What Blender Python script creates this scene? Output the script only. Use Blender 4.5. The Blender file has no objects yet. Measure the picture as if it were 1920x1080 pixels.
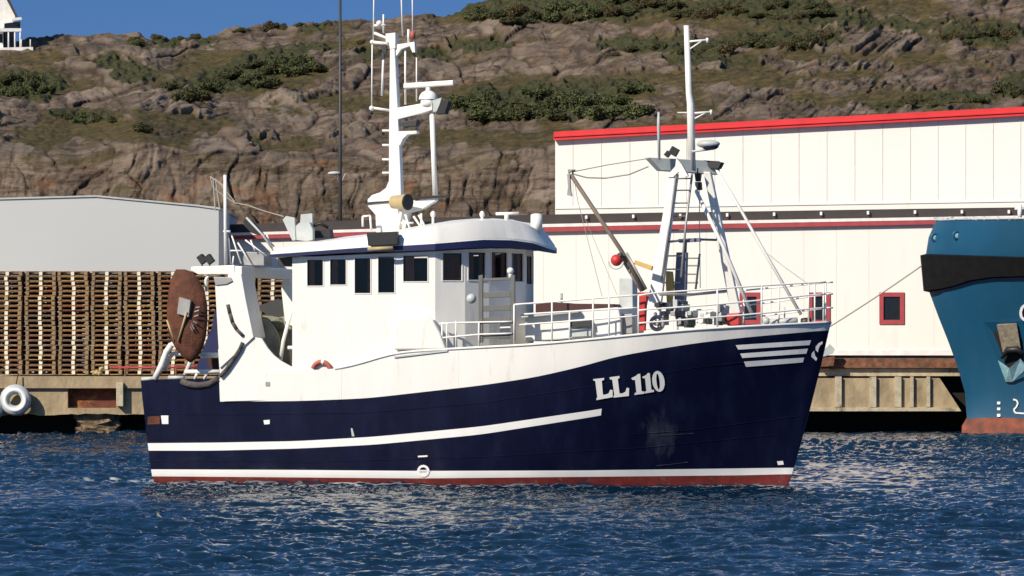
import bpy, bmesh, math, random
import numpy as np
from mathutils import Vector, Matrix
R = math.radians
random.seed(7)
ORD = 'lowest,second,third,fourth,fifth,sixth,seventh,eighth,ninth,tenth,eleventh,twelfth,thirteenth,fourteenth,fifteenth,sixteenth,seventeenth,eighteenth,nineteenth,twentieth,twenty-first,twenty-second,twenty-third,twenty-fourth,twenty-fifth,twenty-sixth,topmost,twenty-eighth,twenty-ninth,thirtieth,thirty-first,thirty-second,thirty-third,thirty-fourth,thirty-fifth,thirty-sixth'.split(',')
rng = np.random.default_rng(7)
scn = bpy.context.scene
COL = scn.collection

# ------------------------------------------------------------------ camera, light
F, CX, HY, CH = 7920.0, 960.0, 650.0, 3.54      # focal (px of 1920), centre column, horizon row, eye height
cam = bpy.data.cameras.new('camera'); camo = bpy.data.objects.new('camera', cam); COL.objects.link(camo)
camo.location = (0, 0, CH); camo.rotation_euler = (R(90), 0, 0)
cam.lens = 36 * F / 1920; cam.sensor_width = 36; cam.shift_y = (HY - 540) / 1920
cam.clip_start = 1; cam.clip_end = 20000
scn.camera = camo
scn.render.resolution_x = 1024; scn.render.resolution_y = 576
SUN_AZ, SUN_EL = 45.0, 35.0                      # azimuth measured to the left of the view's reverse
sdir = Vector((-math.sin(R(SUN_AZ)) * math.cos(R(SUN_EL)), -math.cos(R(SUN_AZ)) * math.cos(R(SUN_EL)), math.sin(R(SUN_EL))))
sun = bpy.data.lights.new('sun', 'SUN'); sun.energy = 5.0; sun.angle = R(0.5); sun.color = (1, .90, .745)
suno = bpy.data.objects.new('sun', sun); COL.objects.link(suno)
suno.rotation_euler = sdir.to_track_quat('Z', 'Y').to_euler(); suno.location = (-60, -20, 60)
w = bpy.data.worlds.new('World'); scn.world = w; w.use_nodes = True
nt = w.node_tree; bg = nt.nodes['Background']
sky = nt.nodes.new('ShaderNodeTexSky'); sky.sky_type = 'NISHITA'; sky.sun_disc = False
sky.sun_elevation = R(SUN_EL); sky.sun_rotation = math.atan2(sdir.x, sdir.y)
sky.altitude = 0; sky.air_density = 0.75; sky.dust_density = 0.0; sky.ozone_density = 5.0
hs = nt.nodes.new('ShaderNodeHueSaturation'); hs.inputs['Saturation'].default_value = 1.0
# deeper blue towards the horizon, paler overhead
tcw = nt.nodes.new('ShaderNodeTexCoord'); sep = nt.nodes.new('ShaderNodeSeparateXYZ'); nt.links.new(tcw.outputs['Generated'], sep.inputs[0])
rw = nt.nodes.new('ShaderNodeValToRGB'); e_ = rw.color_ramp.elements
e_[0].position = .10; e_[0].color = (.085, .125, .20, 1); e_[1].position = .85; e_[1].color = (1.0, .84, .64, 1)
x_ = e_.new(.45); x_.color = (.30, .40, .43, 1)
nt.links.new(sep.outputs['Z'], rw.inputs[0])
mw = nt.nodes.new('ShaderNodeVectorMath'); mw.operation = 'MULTIPLY'; nt.links.new(sky.outputs[0], mw.inputs[0]); nt.links.new(rw.outputs[0], mw.inputs[1])
sw = nt.nodes.new('ShaderNodeVectorMath'); sw.operation = 'SCALE'; sw.inputs['Scale'].default_value = 1.7; nt.links.new(mw.outputs[0], sw.inputs[0])
nt.links.new(sw.outputs[0], hs.inputs['Color']); nt.links.new(hs.outputs[0], bg.inputs['Color'])
bg.inputs['Strength'].default_value = 0.15
scn.view_settings.view_transform = 'Standard'; scn.view_settings.look = 'None'
scn.view_settings.exposure = 0.16; scn.view_settings.gamma = 1

# ------------------------------------------------------------------ materials
def mat(name, col, rough=.6, metal=0., var=.12, vscale=3., bump=0., bscale=20., spec=.5, stretch=(1,1,1), dirt=None, dscale=1.5, dlo=.55, dhi=.75):
    m = bpy.data.materials.new(name); m.use_nodes = True
    n = m.node_tree.nodes; l = m.node_tree.links; p = n['Principled BSDF']
    p.inputs['Roughness'].default_value = rough; p.inputs['Metallic'].default_value = metal
    p.inputs['Specular IOR Level'].default_value = spec
    tc = n.new('ShaderNodeTexCoord'); mp = n.new('ShaderNodeMapping'); mp.inputs['Scale'].default_value = stretch
    l.new(tc.outputs['Object'], mp.inputs['Vector'])
    nz = n.new('ShaderNodeTexNoise'); nz.inputs['Scale'].default_value = vscale; nz.inputs['Detail'].default_value = 6
    l.new(mp.outputs[0], nz.inputs['Vector'])
    r = n.new('ShaderNodeValToRGB'); r.color_ramp.elements[0].position = .3; r.color_ramp.elements[1].position = .7
    c = Vector(col)
    r.color_ramp.elements[0].color = (*(c * (1 - var)), 1); r.color_ramp.elements[1].color = (*[min(1, x) for x in c * (1 + var)], 1)
    l.new(nz.outputs['Fac'], r.inputs['Fac']); out = r.outputs[0]
    if dirt:
        d = n.new('ShaderNodeTexNoise'); d.inputs['Scale'].default_value = dscale; d.inputs['Detail'].default_value = 8
        d.inputs['Roughness'].default_value = .65
        l.new(mp.outputs[0], d.inputs['Vector'])
        dr = n.new('ShaderNodeMapRange'); dr.inputs['From Min'].default_value = dlo; dr.inputs['From Max'].default_value = dhi
        l.new(d.outputs['Fac'], dr.inputs['Value'])
        mx = n.new('ShaderNodeMix'); mx.data_type = 'RGBA'; mx.inputs['B'].default_value = (*dirt, 1)
        l.new(dr.outputs[0], mx.inputs['Factor']); l.new(out, mx.inputs['A']); out = mx.outputs['Result']
    l.new(out, p.inputs['Base Color'])
    if bump:
        b = n.new('ShaderNodeTexNoise'); b.inputs['Scale'].default_value = bscale; b.inputs['Detail'].default_value = 5
        l.new(mp.outputs[0], b.inputs['Vector'])
        bn = n.new('ShaderNodeBump'); bn.inputs['Strength'].default_value = bump; bn.inputs['Distance'].default_value = .05
        l.new(b.outputs['Fac'], bn.inputs['Height']); l.new(bn.outputs[0], p.inputs['Normal'])
    return m
M = {}
M['white'] = mat('white_paint', (.80, .785, .745), .42, var=.03, vscale=1.2, bump=.10, bscale=2.5, dirt=(.52, .44, .33), dscale=2.6, dlo=.58, dhi=.92, stretch=(1.8, 1.8, .35))
M['navy'] = mat('navy_hull_paint', (.0036, .0052, .024), .38, var=.25, vscale=2, bump=.25, bscale=1.1, dirt=(.010, .014, .036), dscale=2.0, dlo=.5, dhi=.85, stretch=(1, 1, .35), spec=.22)
M['navytrim'] = mat('navy_trim', (.012, .016, .07), .4)
M['stripe'] = mat('white_stripe', (.84, .83, .81), .5, var=.03, dirt=(.55, .45, .36), dscale=3, dlo=.66, dhi=.9)
M['red'] = mat('red_antifouling', (.17, .022, .018), .6, var=.3, dirt=(.25, .12, .09), dscale=5)
M['grey'] = mat('grey_metal', (.32, .32, .32), .5, metal=.3)
M['alu'] = mat('aluminium', (.36, .35, .33), .45, metal=.4)
M['dark'] = mat('dark_metal', (.035, .035, .037), .5)
M['black'] = mat('black_plastic', (.012, .012, .013), .5)
M['slate'] = mat('slate_blue_paint', (.16, .17, .24), .5)
M['palegrey'] = mat('pale_grey_paint', (.47, .50, .49), .5)
M['rust'] = mat('rusty_steel', (.115, .037, .017), .85, var=.35, vscale=5, bump=.5, bscale=25, dirt=(.05, .02, .015), dscale=3, dlo=.45, dhi=.7)
M['rubber'] = mat('worn_rubber', (.09, .08, .075), .9, var=.4, vscale=8, bump=.5)
M['wood'] = mat('boom_brown', (.16, .125, .10), .7)
M['rope'] = mat('rope', (.38, .35, .30), .9)
M['tan'] = mat('tan_lamp_casing', (.42, .33, .17), .5)
M['yellow'] = mat('yellow_paint', (.62, .40, .12), .6)
M['redpaint'] = mat('red_paint', (.50, .03, .028), .5)
M['ringred'] = mat('faded_red', (.40, .10, .075), .6)
M['curtain'] = mat('brown_curtain', (.50, .22, .11), .9, var=.3, vscale=14, stretch=(4, 4, .3))
M['inside'] = mat('dark_interior', (.12, .075, .062), .9)
M['deck'] = mat('deck_paint', (.34, .34, .31), .8, bump=.2)
M['maroon'] = mat('dark_maroon', (.045, .012, .012), .7)
M['net'] = mat('net_green', (.13, .14, .09), .95, var=.4, vscale=12, bump=.8)
def glass_mat():
    m = bpy.data.materials.new('window_glass'); m.use_nodes = True
    n = m.node_tree.nodes; l = m.node_tree.links; n.remove(n['Principled BSDF'])
    tr = n.new('ShaderNodeBsdfTransparent'); tr.inputs[0].default_value = (.82, .78, .78, 1)
    gl = n.new('ShaderNodeBsdfGlossy'); gl.inputs['Roughness'].default_value = .03
    fr = n.new('ShaderNodeFresnel'); fr.inputs['IOR'].default_value = 1.5
    mx = n.new('ShaderNodeMixShader'); l.new(fr.outputs[0], mx.inputs[0]); l.new(tr.outputs[0], mx.inputs[1]); l.new(gl.outputs[0], mx.inputs[2])
    l.new(mx.outputs[0], n['Material Output'].inputs['Surface']); return m
M['glass'] = glass_mat()
M['darkglass'] = mat('dark_glass', (.012, .013, .016), .08, var=.1)

# ------------------------------------------------------------------ mesh helpers
def tagp(o, label=None, cat=None, group=None, kind=None):
    if label: o['label'] = label
    if cat: o['category'] = cat
    if group: o['group'] = group
    if kind: o['kind'] = kind
    return o
def empty(name, loc, rz=0., **k):
    o = bpy.data.objects.new(name, None); COL.objects.link(o); o.location = loc; o.rotation_euler = (0, 0, rz); o.empty_display_size = .3
    return tagp(o, **k)
class MB:
    def __init__(s): s.v = []; s.f = []; s.mi = []; s.sm = []
    def add(s, vs, fs, mi=0, smooth=False):
        o = len(s.v); s.v += [tuple(x) for x in vs]
        for f in fs: s.f.append(tuple(o + i for i in f)); s.mi.append(mi); s.sm.append(smooth)
    def box(s, c, d, mi=0, rot=None):
        vs = [Vector((x * d[0] / 2, y * d[1] / 2, z * d[2] / 2)) for z in (-1, 1) for y in (-1, 1) for x in (-1, 1)]
        if rot is not None: vs = [rot @ v for v in vs]
        s.add([v + Vector(c) for v in vs], [(0, 2, 3, 1), (4, 5, 7, 6), (0, 1, 5, 4), (2, 6, 7, 3), (0, 4, 6, 2), (1, 3, 7, 5)], mi)
    def box2(s, a, b, mi=0):
        s.box([(a[i] + b[i]) / 2 for i in range(3)], [abs(b[i] - a[i]) for i in range(3)], mi)
    def tube(s, pts, r, mi=0, n=8, cap=True):
        pts = [Vector(p) for p in pts]; rs = r if isinstance(r, (list, tuple)) else [r] * len(pts)
        rings = []; up = None
        for i, p in enumerate(pts):
            a = pts[max(i - 1, 0)]; b = pts[min(i + 1, len(pts) - 1)]; t = (b - a).normalized()
            if up is None: up = Vector((0, 1, 0)) if abs(t.z) > .7 else Vector((0, 0, 1))
            x = t.cross(up)
            if x.length < 1e-4: x = t.cross(Vector((1, 0, 0)))
            x.normalize(); y = x.cross(t)
            rings.append([p + (x * math.cos(2 * math.pi * k / n) + y * math.sin(2 * math.pi * k / n)) * rs[i] for k in range(n)])
        vs = [v for q in rings for v in q]; fs = []
        for i in range(len(pts) - 1):
            for k in range(n): fs.append((i * n + k, i * n + (k + 1) % n, (i + 1) * n + (k + 1) % n, (i + 1) * n + k))
        s.add(vs, fs, mi, n > 5)
        if cap:
            o = len(s.v) - len(vs)
            s.f.append(tuple(o + k for k in range(n))[::-1]); s.mi.append(mi); s.sm.append(False)
            s.f.append(tuple(o + (len(pts) - 1) * n + k for k in range(n))); s.mi.append(mi); s.sm.append(False)
    def slab(s, front, back, mi=0, mside=None):       # two matching loops
        n = len(front); ms = mi if mside is None else mside
        s.add(list(front) + list(back), [tuple(range(n))], mi)
        o = len(s.v) - 2 * n
        s.f.append(tuple(o + n + k for k in range(n))[::-1]); s.mi.append(mi); s.sm.append(False)
        for k in range(n):
            s.f.append((o + k, o + n + k, o + n + (k + 1) % n, o + (k + 1) % n)); s.mi.append(ms); s.sm.append(False)
    def ball(s, c, r, mi=0, nu=14, nv=9, half=False):
        r = r if isinstance(r, (tuple, list)) else (r, r, r); c = Vector(c); vs = []; fs = []
        for j in range(nv + 1):
            t = math.pi * (j / nv) * (.5 if half else 1)
            for i in range(nu):
                a = 2 * math.pi * i / nu
                vs.append(c + Vector((r[0] * math.sin(t) * math.cos(a), r[1] * math.sin(t) * math.sin(a), r[2] * math.cos(t))))
        for j in range(nv):
            for i in range(nu): fs.append((j * nu + i, (j + 1) * nu + i, (j + 1) * nu + (i + 1) % nu, j * nu + (i + 1) % nu))
        s.add(vs, fs, mi, True)
    def torus(s, c, R1, r, u, v, mi=0, nu=28, nv=10, a0=0, a1=2 * math.pi, mats=None):
        c = Vector(c); u = Vector(u).normalized(); v = Vector(v).normalized(); w_ = u.cross(v); full = abs(a1 - a0 - 2 * math.pi) < 1e-6
        vs = []; m = nu if full else nu + 1
        for i in range(m):
            a = a0 + (a1 - a0) * i / nu; d = u * math.cos(a) + v * math.sin(a)
            for j in range(nv):
                b = 2 * math.pi * j / nv; vs.append(c + d * (R1 + r * math.cos(b)) + w_ * r * math.sin(b))
        o = len(s.v); s.v += [tuple(x) for x in vs]
        for i in range(nu):
            for j in range(nv):
                i2 = (i + 1) % m; s.f.append((o + i * nv + j, o + i2 * nv + j, o + i2 * nv + (j + 1) % nv, o + i * nv + (j + 1) % nv))
                s.mi.append(mats(i / nu) if mats else mi); s.sm.append(True)
    def build(s, name, mats, parent=None, bevel=0, fix=True):
        me = bpy.data.meshes.new(name); me.from_pydata(s.v, [], s.f)
        for m in (mats if isinstance(mats, (list, tuple)) else [mats]): me.materials.append(M[m] if isinstance(m, str) else m)
        me.polygons.foreach_set('material_index', s.mi); me.polygons.foreach_set('use_smooth', s.sm)
        if fix:
            bm = bmesh.new(); bm.from_mesh(me); bmesh.ops.recalc_face_normals(bm, faces=bm.faces); bm.to_mesh(me); bm.free()
        me.update()
        o = bpy.data.objects.new(name, me); COL.objects.link(o)
        if parent: o.parent = parent
        if bevel:
            b = o.modifiers.new('b', 'BEVEL'); b.width = bevel; b.segments = 2; b.limit_method = 'ANGLE'; b.angle_limit = R(40)
        return o
class Frame:                                          # local frame turned by -th about z at O
    def __init__(s, O, th): s.O = O; s.th = th; s.c = math.cos(th); s.s = math.sin(th)
    def b(s, px, py, y=0.):
        k = (px - CX) / F
        x = (k * (s.O[1] + y * s.c) - s.O[0] - y * s.s) / (s.c + k * s.s)
        Y = s.O[1] - x * s.s + y * s.c
        return Vector((x, y, CH + (HY - py) / F * Y - s.O[2]))
    def zf(s, x, y, py):
        Y = s.O[1] - x * s.s + y * s.c; return CH + (HY - py) / F * Y - s.O[2]
    def px(s, x, y):
        X = s.O[0] + x * s.c + y * s.s; Y = s.O[1] - x * s.s + y * s.c; return CX + F * X / Y
def W(px, py, Y): return Vector(((px - CX) / F * Y, Y, CH + (HY - py) / F * Y))
# numpy noise
def _h(ix, iy, seed):
    n = (ix.astype(np.int64) * 374761393 + iy.astype(np.int64) * 668265263 + seed * 1274126177) & 0xffffffff
    n = ((n ^ (n >> 13)) * 1274126177) & 0xffffffff
    return ((n ^ (n >> 16)) & 0xffff) / 65535.0
def vnoise(x, y, seed=0):
    ix = np.floor(x); iy = np.floor(y); fx = x - ix; fy = y - iy
    fx = fx * fx * fx * (fx * (fx * 6 - 15) + 10); fy = fy * fy * fy * (fy * (fy * 6 - 15) + 10)
    a = _h(ix, iy, seed); b_ = _h(ix + 1, iy, seed); c = _h(ix, iy + 1, seed); d = _h(ix + 1, iy + 1, seed)
    return (a * (1 - fx) + b_ * fx) * (1 - fy) + (c * (1 - fx) + d * fx) * fy
def fbm(x, y, o=4, seed=0, g=.5):
    t = 0; a = 1; n = 0
    for i in range(o): t = t + a * (vnoise(x * 2 ** i + i * 17.3, y * 2 ** i + i * 9.1, seed + i) - .5); n += a; a *= g
    return t / n * 2
def voro(x, y, seed=0):
    ix = np.floor(x); iy = np.floor(y); f1 = np.full(x.shape, 9.); f2 = np.full(x.shape, 9.); cid = np.zeros(x.shape)
    for dx in (-1, 0, 1):
        for dy in (-1, 0, 1):
            cx = ix + dx; cy = iy + dy
            d = np.hypot(cx + _h(cx, cy, seed) - x, cy + _h(cx, cy, seed + 5) - y)
            new = d < f1; f2 = np.where(new, f1, np.minimum(f2, d)); cid = np.where(new, _h(cx, cy, seed + 9), cid); f1 = np.where(new, d, f1)
    return f1, f2, cid
def gridmesh(name, P, material, attrs=None, smooth=True):
    nr, nc = P.shape[:2]
    me = bpy.data.meshes.new(name); me.vertices.add(nr * nc); me.vertices.foreach_set('co', P.reshape(-1).astype(np.float32))
    i = np.arange(nr * nc).reshape(nr, nc); q = np.stack([i[:-1, :-1], i[:-1, 1:], i[1:, 1:], i[1:, :-1]], -1).reshape(-1, 4)
    me.loops.add(q.size); me.loops.foreach_set('vertex_index', q.reshape(-1).astype(np.int32))
    me.polygons.add(len(q)); me.polygons.foreach_set('loop_start', np.arange(0, q.size, 4, dtype=np.int32)); me.polygons.foreach_set('loop_total', np.full(len(q), 4, np.int32))
    me.update(calc_edges=True); me.polygons.foreach_set('use_smooth', np.full(len(q), smooth))
    for k, a in (attrs or {}).items():
        at = me.attributes.new(k, 'FLOAT', 'POINT'); at.data.foreach_set('value', a.reshape(-1).astype(np.float32))
    me.materials.append(material); o = bpy.data.objects.new(name, me); COL.objects.link(o); return o

# ------------------------------------------------------------------ water
def water_mat():
    m = bpy.data.materials.new('sea_water'); m.use_nodes = True
    n = m.node_tree.nodes; l = m.node_tree.links; p = n['Principled BSDF']
    p.inputs['Base Color'].default_value = (.002, .016, .038, 1); p.inputs['Roughness'].default_value = .09; p.inputs['IOR'].default_value = 1.33
    tc = n.new('ShaderNodeTexCoord'); mp = n.new('ShaderNodeMapping'); mp.inputs['Scale'].default_value = (1, .55, 1)
    l.new(tc.outputs['Object'], mp.inputs[0])
    nz = n.new('ShaderNodeTexNoise'); nz.inputs['Scale'].default_value = 5; nz.inputs['Detail'].default_value = 3; l.new(mp.outputs[0], nz.inputs['Vector'])
    b = n.new('ShaderNodeBump'); b.inputs['Strength'].default_value = .35; b.inputs['Distance'].default_value = .03
    l.new(nz.outputs['Fac'], b.inputs['Height']); l.new(b.outputs[0], p.inputs['Normal'])
    at = n.new('ShaderNodeAttribute'); at.attribute_name = 'foam'
    f2 = n.new('ShaderNodeTexNoise'); f2.inputs['Scale'].default_value = 4; f2.inputs['Detail'].default_value = 6; l.new(mp.outputs[0], f2.inputs['Vector'])
    mr = n.new('ShaderNodeMapRange'); mr.inputs['From Min'].default_value = .50; mr.inputs['From Max'].default_value = .62; l.new(f2.outputs['Fac'], mr.inputs['Value'])
    mu = n.new('ShaderNodeMath'); mu.operation = 'MULTIPLY'; l.new(mr.outputs[0], mu.inputs[0]); l.new(at.outputs['Fac'], mu.inputs[1])
    mx = n.new('ShaderNodeMix'); mx.data_type = 'RGBA'; mx.inputs['A'].default_value = (.002, .016, .038, 1); mx.inputs['B'].default_value = (.55, .6, .6, 1)
    l.new(mu.outputs[0], mx.inputs['Factor']); l.new(mx.outputs['Result'], p.inputs['Base Color'])
    return m
ys = np.concatenate([np.linspace(-60, 58, 24), np.arange(60, 100, .085), np.arange(100, 140, .12), np.arange(140, 182, .17)])
ks = np.concatenate([np.linspace(-2.2, -.17, 20), np.linspace(-.165, .165, 900), np.linspace(.17, 2.2, 20)])
Yg, Kg = np.meshgrid(ys, ks, indexing='ij'); Xg = Kg * np.maximum(np.abs(Yg), 60)
def waves(X, Y):
    wx = X + .35 * fbm(X * .6, Y * .6, 2, 3); wy = Y + .35 * fbm(X * .6, Y * .6, 2, 8)
    a = fbm(wx * 1.0, wy * 1.7, 3, 11, .55)
    rd = 1 - np.abs(fbm(wx * 1.9 + wy * .2, wy * 3.0, 2, 31)) * 2
    big = fbm(X * .22, Y * .25, 2, 51)
    amp = (.75 + .6 * fbm(X * .12, Y * .08, 2, 71)) * np.interp(Y, [110, 135, 160], [1, 1.7, 2.1])
    return (.108 * a + .066 * rd) * amp + .03 * big
dens = np.clip((Yg - 58) / 3, 0, 1) * np.clip((.2 - np.abs(Kg)) / .03, 0, 1)
Zg = waves(Xg, Yg) * dens - .02
fo = np.zeros_like(Xg)
def foam(cx, cy, rx, ry): return np.exp(-(((Xg - cx) / rx) ** 2 + ((Yg - cy) / ry) ** 2))
fo += foam(-9.9, 110.2, 1.4, 1.6) * .9 + foam(7.6, 107.2, .8, 1.2) * .9 + foam(-7.6, 109.6, .9, 1) * .7
wo = gridmesh('water', np.stack([Xg, Yg, Zg], -1), water_mat(), {'foam': np.clip(fo, 0, 1)})
tagp(wo, 'rippled dark blue harbour water in front of the quay', kind='structure')

# ------------------------------------------------------------------ hill
def interp(x, pts): return np.interp(x, [p[0] for p in pts], [p[1] for p in pts])
def smooth(a, k=9):
    ker = np.hanning(k + 2)[1:-1]; ker /= ker.sum(); return np.convolve(np.pad(a, k // 2, 'edge'), ker, 'valid')
NC, NR = 1500, 520
pxc = np.linspace(-700, 2620, NC)
RIDGE = [(-700, 130), (-200, 105), (0, 87), (110, 77), (240, 79), (300, 76), (380, 74), (450, 58), (520, 52), (640, 42), (700, 40), (780, 28), (840, 33), (870, 12), (950, -8), (1100, -45), (1400, -95), (1900, -150), (2620, -200)]
ridge = smooth(interp(pxc, RIDGE), 15)
CLIFF = [(-700, 285), (0, 285), (150, 300), (260, 262), (420, 300), (640, 305), (760, 300), (900, 288), (1040, 282), (1300, 250), (1900, 230), (2620, 220)]
cliff = smooth(interp(pxc, CLIFF), 15)
t = np.linspace(0, 1, NR)
PX, T = np.meshgrid(pxc, t)
# t: 0..0.04 foot on the ground, .04...3 cliff, .3..0.95 slope, .95..1 back
Y0, Y1, Y2 = 199., 207., 330.
yy = interp(T, [(0, 183), (.04, Y0), (.30, Y1), (.93, Y2), (1, 380)])
rr = (PX - PX) + ridge[None, :]; cc = cliff[None, :] + 0 * PX
z0 = np.full_like(PX, 3.0); zc = CH + (HY - cc) / F * Y1; zr = CH + (HY - rr) / F * Y2
s1 = np.clip((T - .04) / .26, 0, 1); s2 = np.clip((T - .30) / .63, 0, 1)
lin = cc + (rr - cc) * s2                             # even rows as seen, then real heights
zs = CH + (HY - lin) / F * yy
zz = np.where(T < .30, z0 + (zc - z0) * s1, zs)
zz = np.where(T > .93, zr - (T - .93) / .07 * 10, zz)
XX = (PX - CX) / F * yy
# slope-plane coordinates in metres: u across, v up the rock
u = (PX - CX) / F * 260; v = (HY - np.where(T < .3, HY - (zz - CH) / yy * F, lin)) / F * 260
VEG = [(60, 165, 90, 30, .9), (160, 222, 70, 18, .9), (190, 250, 130, 18, .8), (340, 235, 80, 16, .8), (450, 140, 130, 42, 1), (620, 95, 90, 18, .5), (560, 100, 40, 20, .6),
       (1330, 150, 260, 16, .75), (1560, 110, 160, 12, .7), (700, 200, 200, 14, .6), (80, 115, 120, 12, .6), (1040, 185, 190, 38, 1), (1000, 262, 260, 14, .85), (1150, 20, 330, 28, .9), (1450, 72, 110, 22, .9), (1840, 66, 60, 18, .8), (1700, 190, 170, 14, .9), (1330, 240, 200, 10, .8),
       (900, 115, 60, 12, .3), (1720, 120, 60, 12, .4), (1500, 20, 400, 14, .5), (300, 262, 60, 14, .5), (530, 275, 60, 14, .5), (1240, 80, 120, 14, .4), (700, 60, 120, 8, .3)]
py_ = HY - v * F / 260
wu = PX + 26 * fbm(PX / 45, py_ / 20, 3, 5); wv = py_ + 12 * fbm(PX / 45, py_ / 20, 3, 6)
veg = np.zeros_like(PX)
for a, b_, ra, rb, s_ in VEG: veg = np.maximum(veg, s_ * np.exp(-(((wu - a) / ra) ** 2 + ((wv - b_) / rb) ** 2) ** 1.5 * .7))
veg = np.clip(veg + .62 * fbm(u * .35, v * 1.2, 5, 21, .6) + .06, 0, 1) * (T > .3) + np.clip(.5 * fbm(u * .5, v * .9, 4, 22) - .12, 0, 1) * (T <= .3)
grass = np.clip((veg - .27) / .16, 0, 1)
SCR = [(455, 142, 150, 34, -.33), (1030, 192, 200, 36, -.06), (45, 165, 75, 30, 0), (160, 222, 75, 13, 0), (1060, 22, 210, 26, 0), (1400, 18, 190, 16, 0), (1450, 78, 125, 20, 0), (1840, 68, 80, 16, 0),
       (1750, 192, 130, 9, -.1), (1240, 92, 130, 14, 0), (330, 76, 80, 7, 0), (560, 52, 70, 6, -.1), (740, 108, 90, 9, 0), (1620, 45, 200, 10, 0), (1905, 170, 40, 26, 0), (220, 130, 60, 22, .3), (1330, 120, 90, 9, .1), (900, 90, 60, 9, 0)]
scrub = np.zeros_like(PX)
for a, b_, ra, rb, sl_ in SCR: scrub = np.maximum(scrub, np.exp(-(((wu - a) / ra) ** 2 + ((wv - b_ - sl_ * (wu - a)) / rb) ** 2) ** 1.6 * .8))
scrub = np.clip((scrub + .55 * fbm(u * .5, v * 1.3, 5, 25, .65) - .38) / .14, 0, 1) * np.clip((T - .3) / .05, 0, 1)
grass = np.maximum(grass, scrub)
# strata dip gently, steeper to the right
dip = np.interp(PX, [-700, 600, 1300, 1500, 1700, 2620], [.04, .10, .02, .06, .26, .28])
ud = u + 1.0 * fbm(u * .25, v * .5, 3, 41); vd = v - dip * u * .8 + .8 * fbm(u * .22, v * .45, 3, 42)
f1, f2, c1 = voro(ud * .32, vd * .85, 3); crack = np.clip((f2 - f1) / .32, 0, 1) ** .6
g1, g2, c2 = voro(ud * .95 + 5, vd * 2.1, 13); crk2 = np.clip((g2 - g1) / .4, 0, 1) ** .7
h1, h2, c3 = voro(ud * .62 + 7, vd * .24 + 3, 23); crk3 = np.clip((h2 - h1) / .22, 0, 1) ** .6      # tall joints of the cliff
k1_, k2_, c4 = voro(ud * 1.9 + 2, vd * .8 + 3, 29); crk4 = np.clip((k2_ - k1_) / .25, 0, 1) ** .7
st = vd * .62 + .5 * fbm(ud * .16, vd * .35, 4, 91); fr = st - np.floor(st); ledge = np.where(fr < .78, fr / .78, (1 - fr) / .22)          # sloping slabs ending in short steps
sid = _h(np.floor(st), np.floor(ud * .05 + 3 * fbm(ud * .05, vd * .1, 2, 4)), 7)
st2 = vd * 1.9 + .6 * fbm(ud * .35, vd * .8, 3, 95); fr2 = st2 - np.floor(st2); ledge2 = np.where(fr2 < .75, fr2 / .75, (1 - fr2) / .25)
st3 = vd * 4.2 + .7 * fbm(ud * .7, vd * 1.6, 3, 99); fr3 = st3 - np.floor(st3)
rock = ledge * (.30 + .75 * sid) + .16 * fr3 + .42 * ledge2 * np.clip(.5 + fbm(u * .3, v * .6, 3, 97), 0, 1) + (crack - 1) * .22 + (c1 - .5) * .42 + (crk2 - 1) * .10 + (c2 - .5) * .16 + .55 * fbm(u * .30, v * .6, 3, 61) + .30 * fbm(u * 1.0, v * 2.6, 5, 77, .60)
cl = (crk3 - 1) * .30 + (c3 - .5) * .75 + (crk4 - 1) * .10 + (c4 - .5) * .2 + .8 * fbm(u * .35, v * .25, 4, 66) + .22 * fbm(u * 1.8, v * .9, 4, 67, .55) + .20 * ledge * sid + .10 * ledge2
mixc = np.clip((T - .24) / .10, 0, 1)
disp = cl * (1 - mixc) + rock * mixc
disp = disp * (1 - .8 * grass) + grass * (.25 * fbm(u * 1.5, v * 3, 4, 88) + .1) + scrub * (.45 * fbm(u * .8, v * 1.6, 3, 89) + .35 * fbm(u * 3.2, v * 6, 3, 90) + .15)
disp *= np.clip((T - .03) / .04, 0, 1)
fade = np.clip((.99 - T) / .05, 0, 1); disp *= (.35 + .65 * fade) * .80
depth = np.interp(T, [0, .3, .5, 1], [.9, 1.0, 1.2, 1.2])
YY = yy - disp * depth * np.interp(T, [0, .3, .4, 1], [.65, .65, .9, .8])
ZZ = zz + disp * depth * np.interp(T, [0, .3, .4, 1], [.15, .3, .55, .6])
XX = XX + .15 * disp
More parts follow.
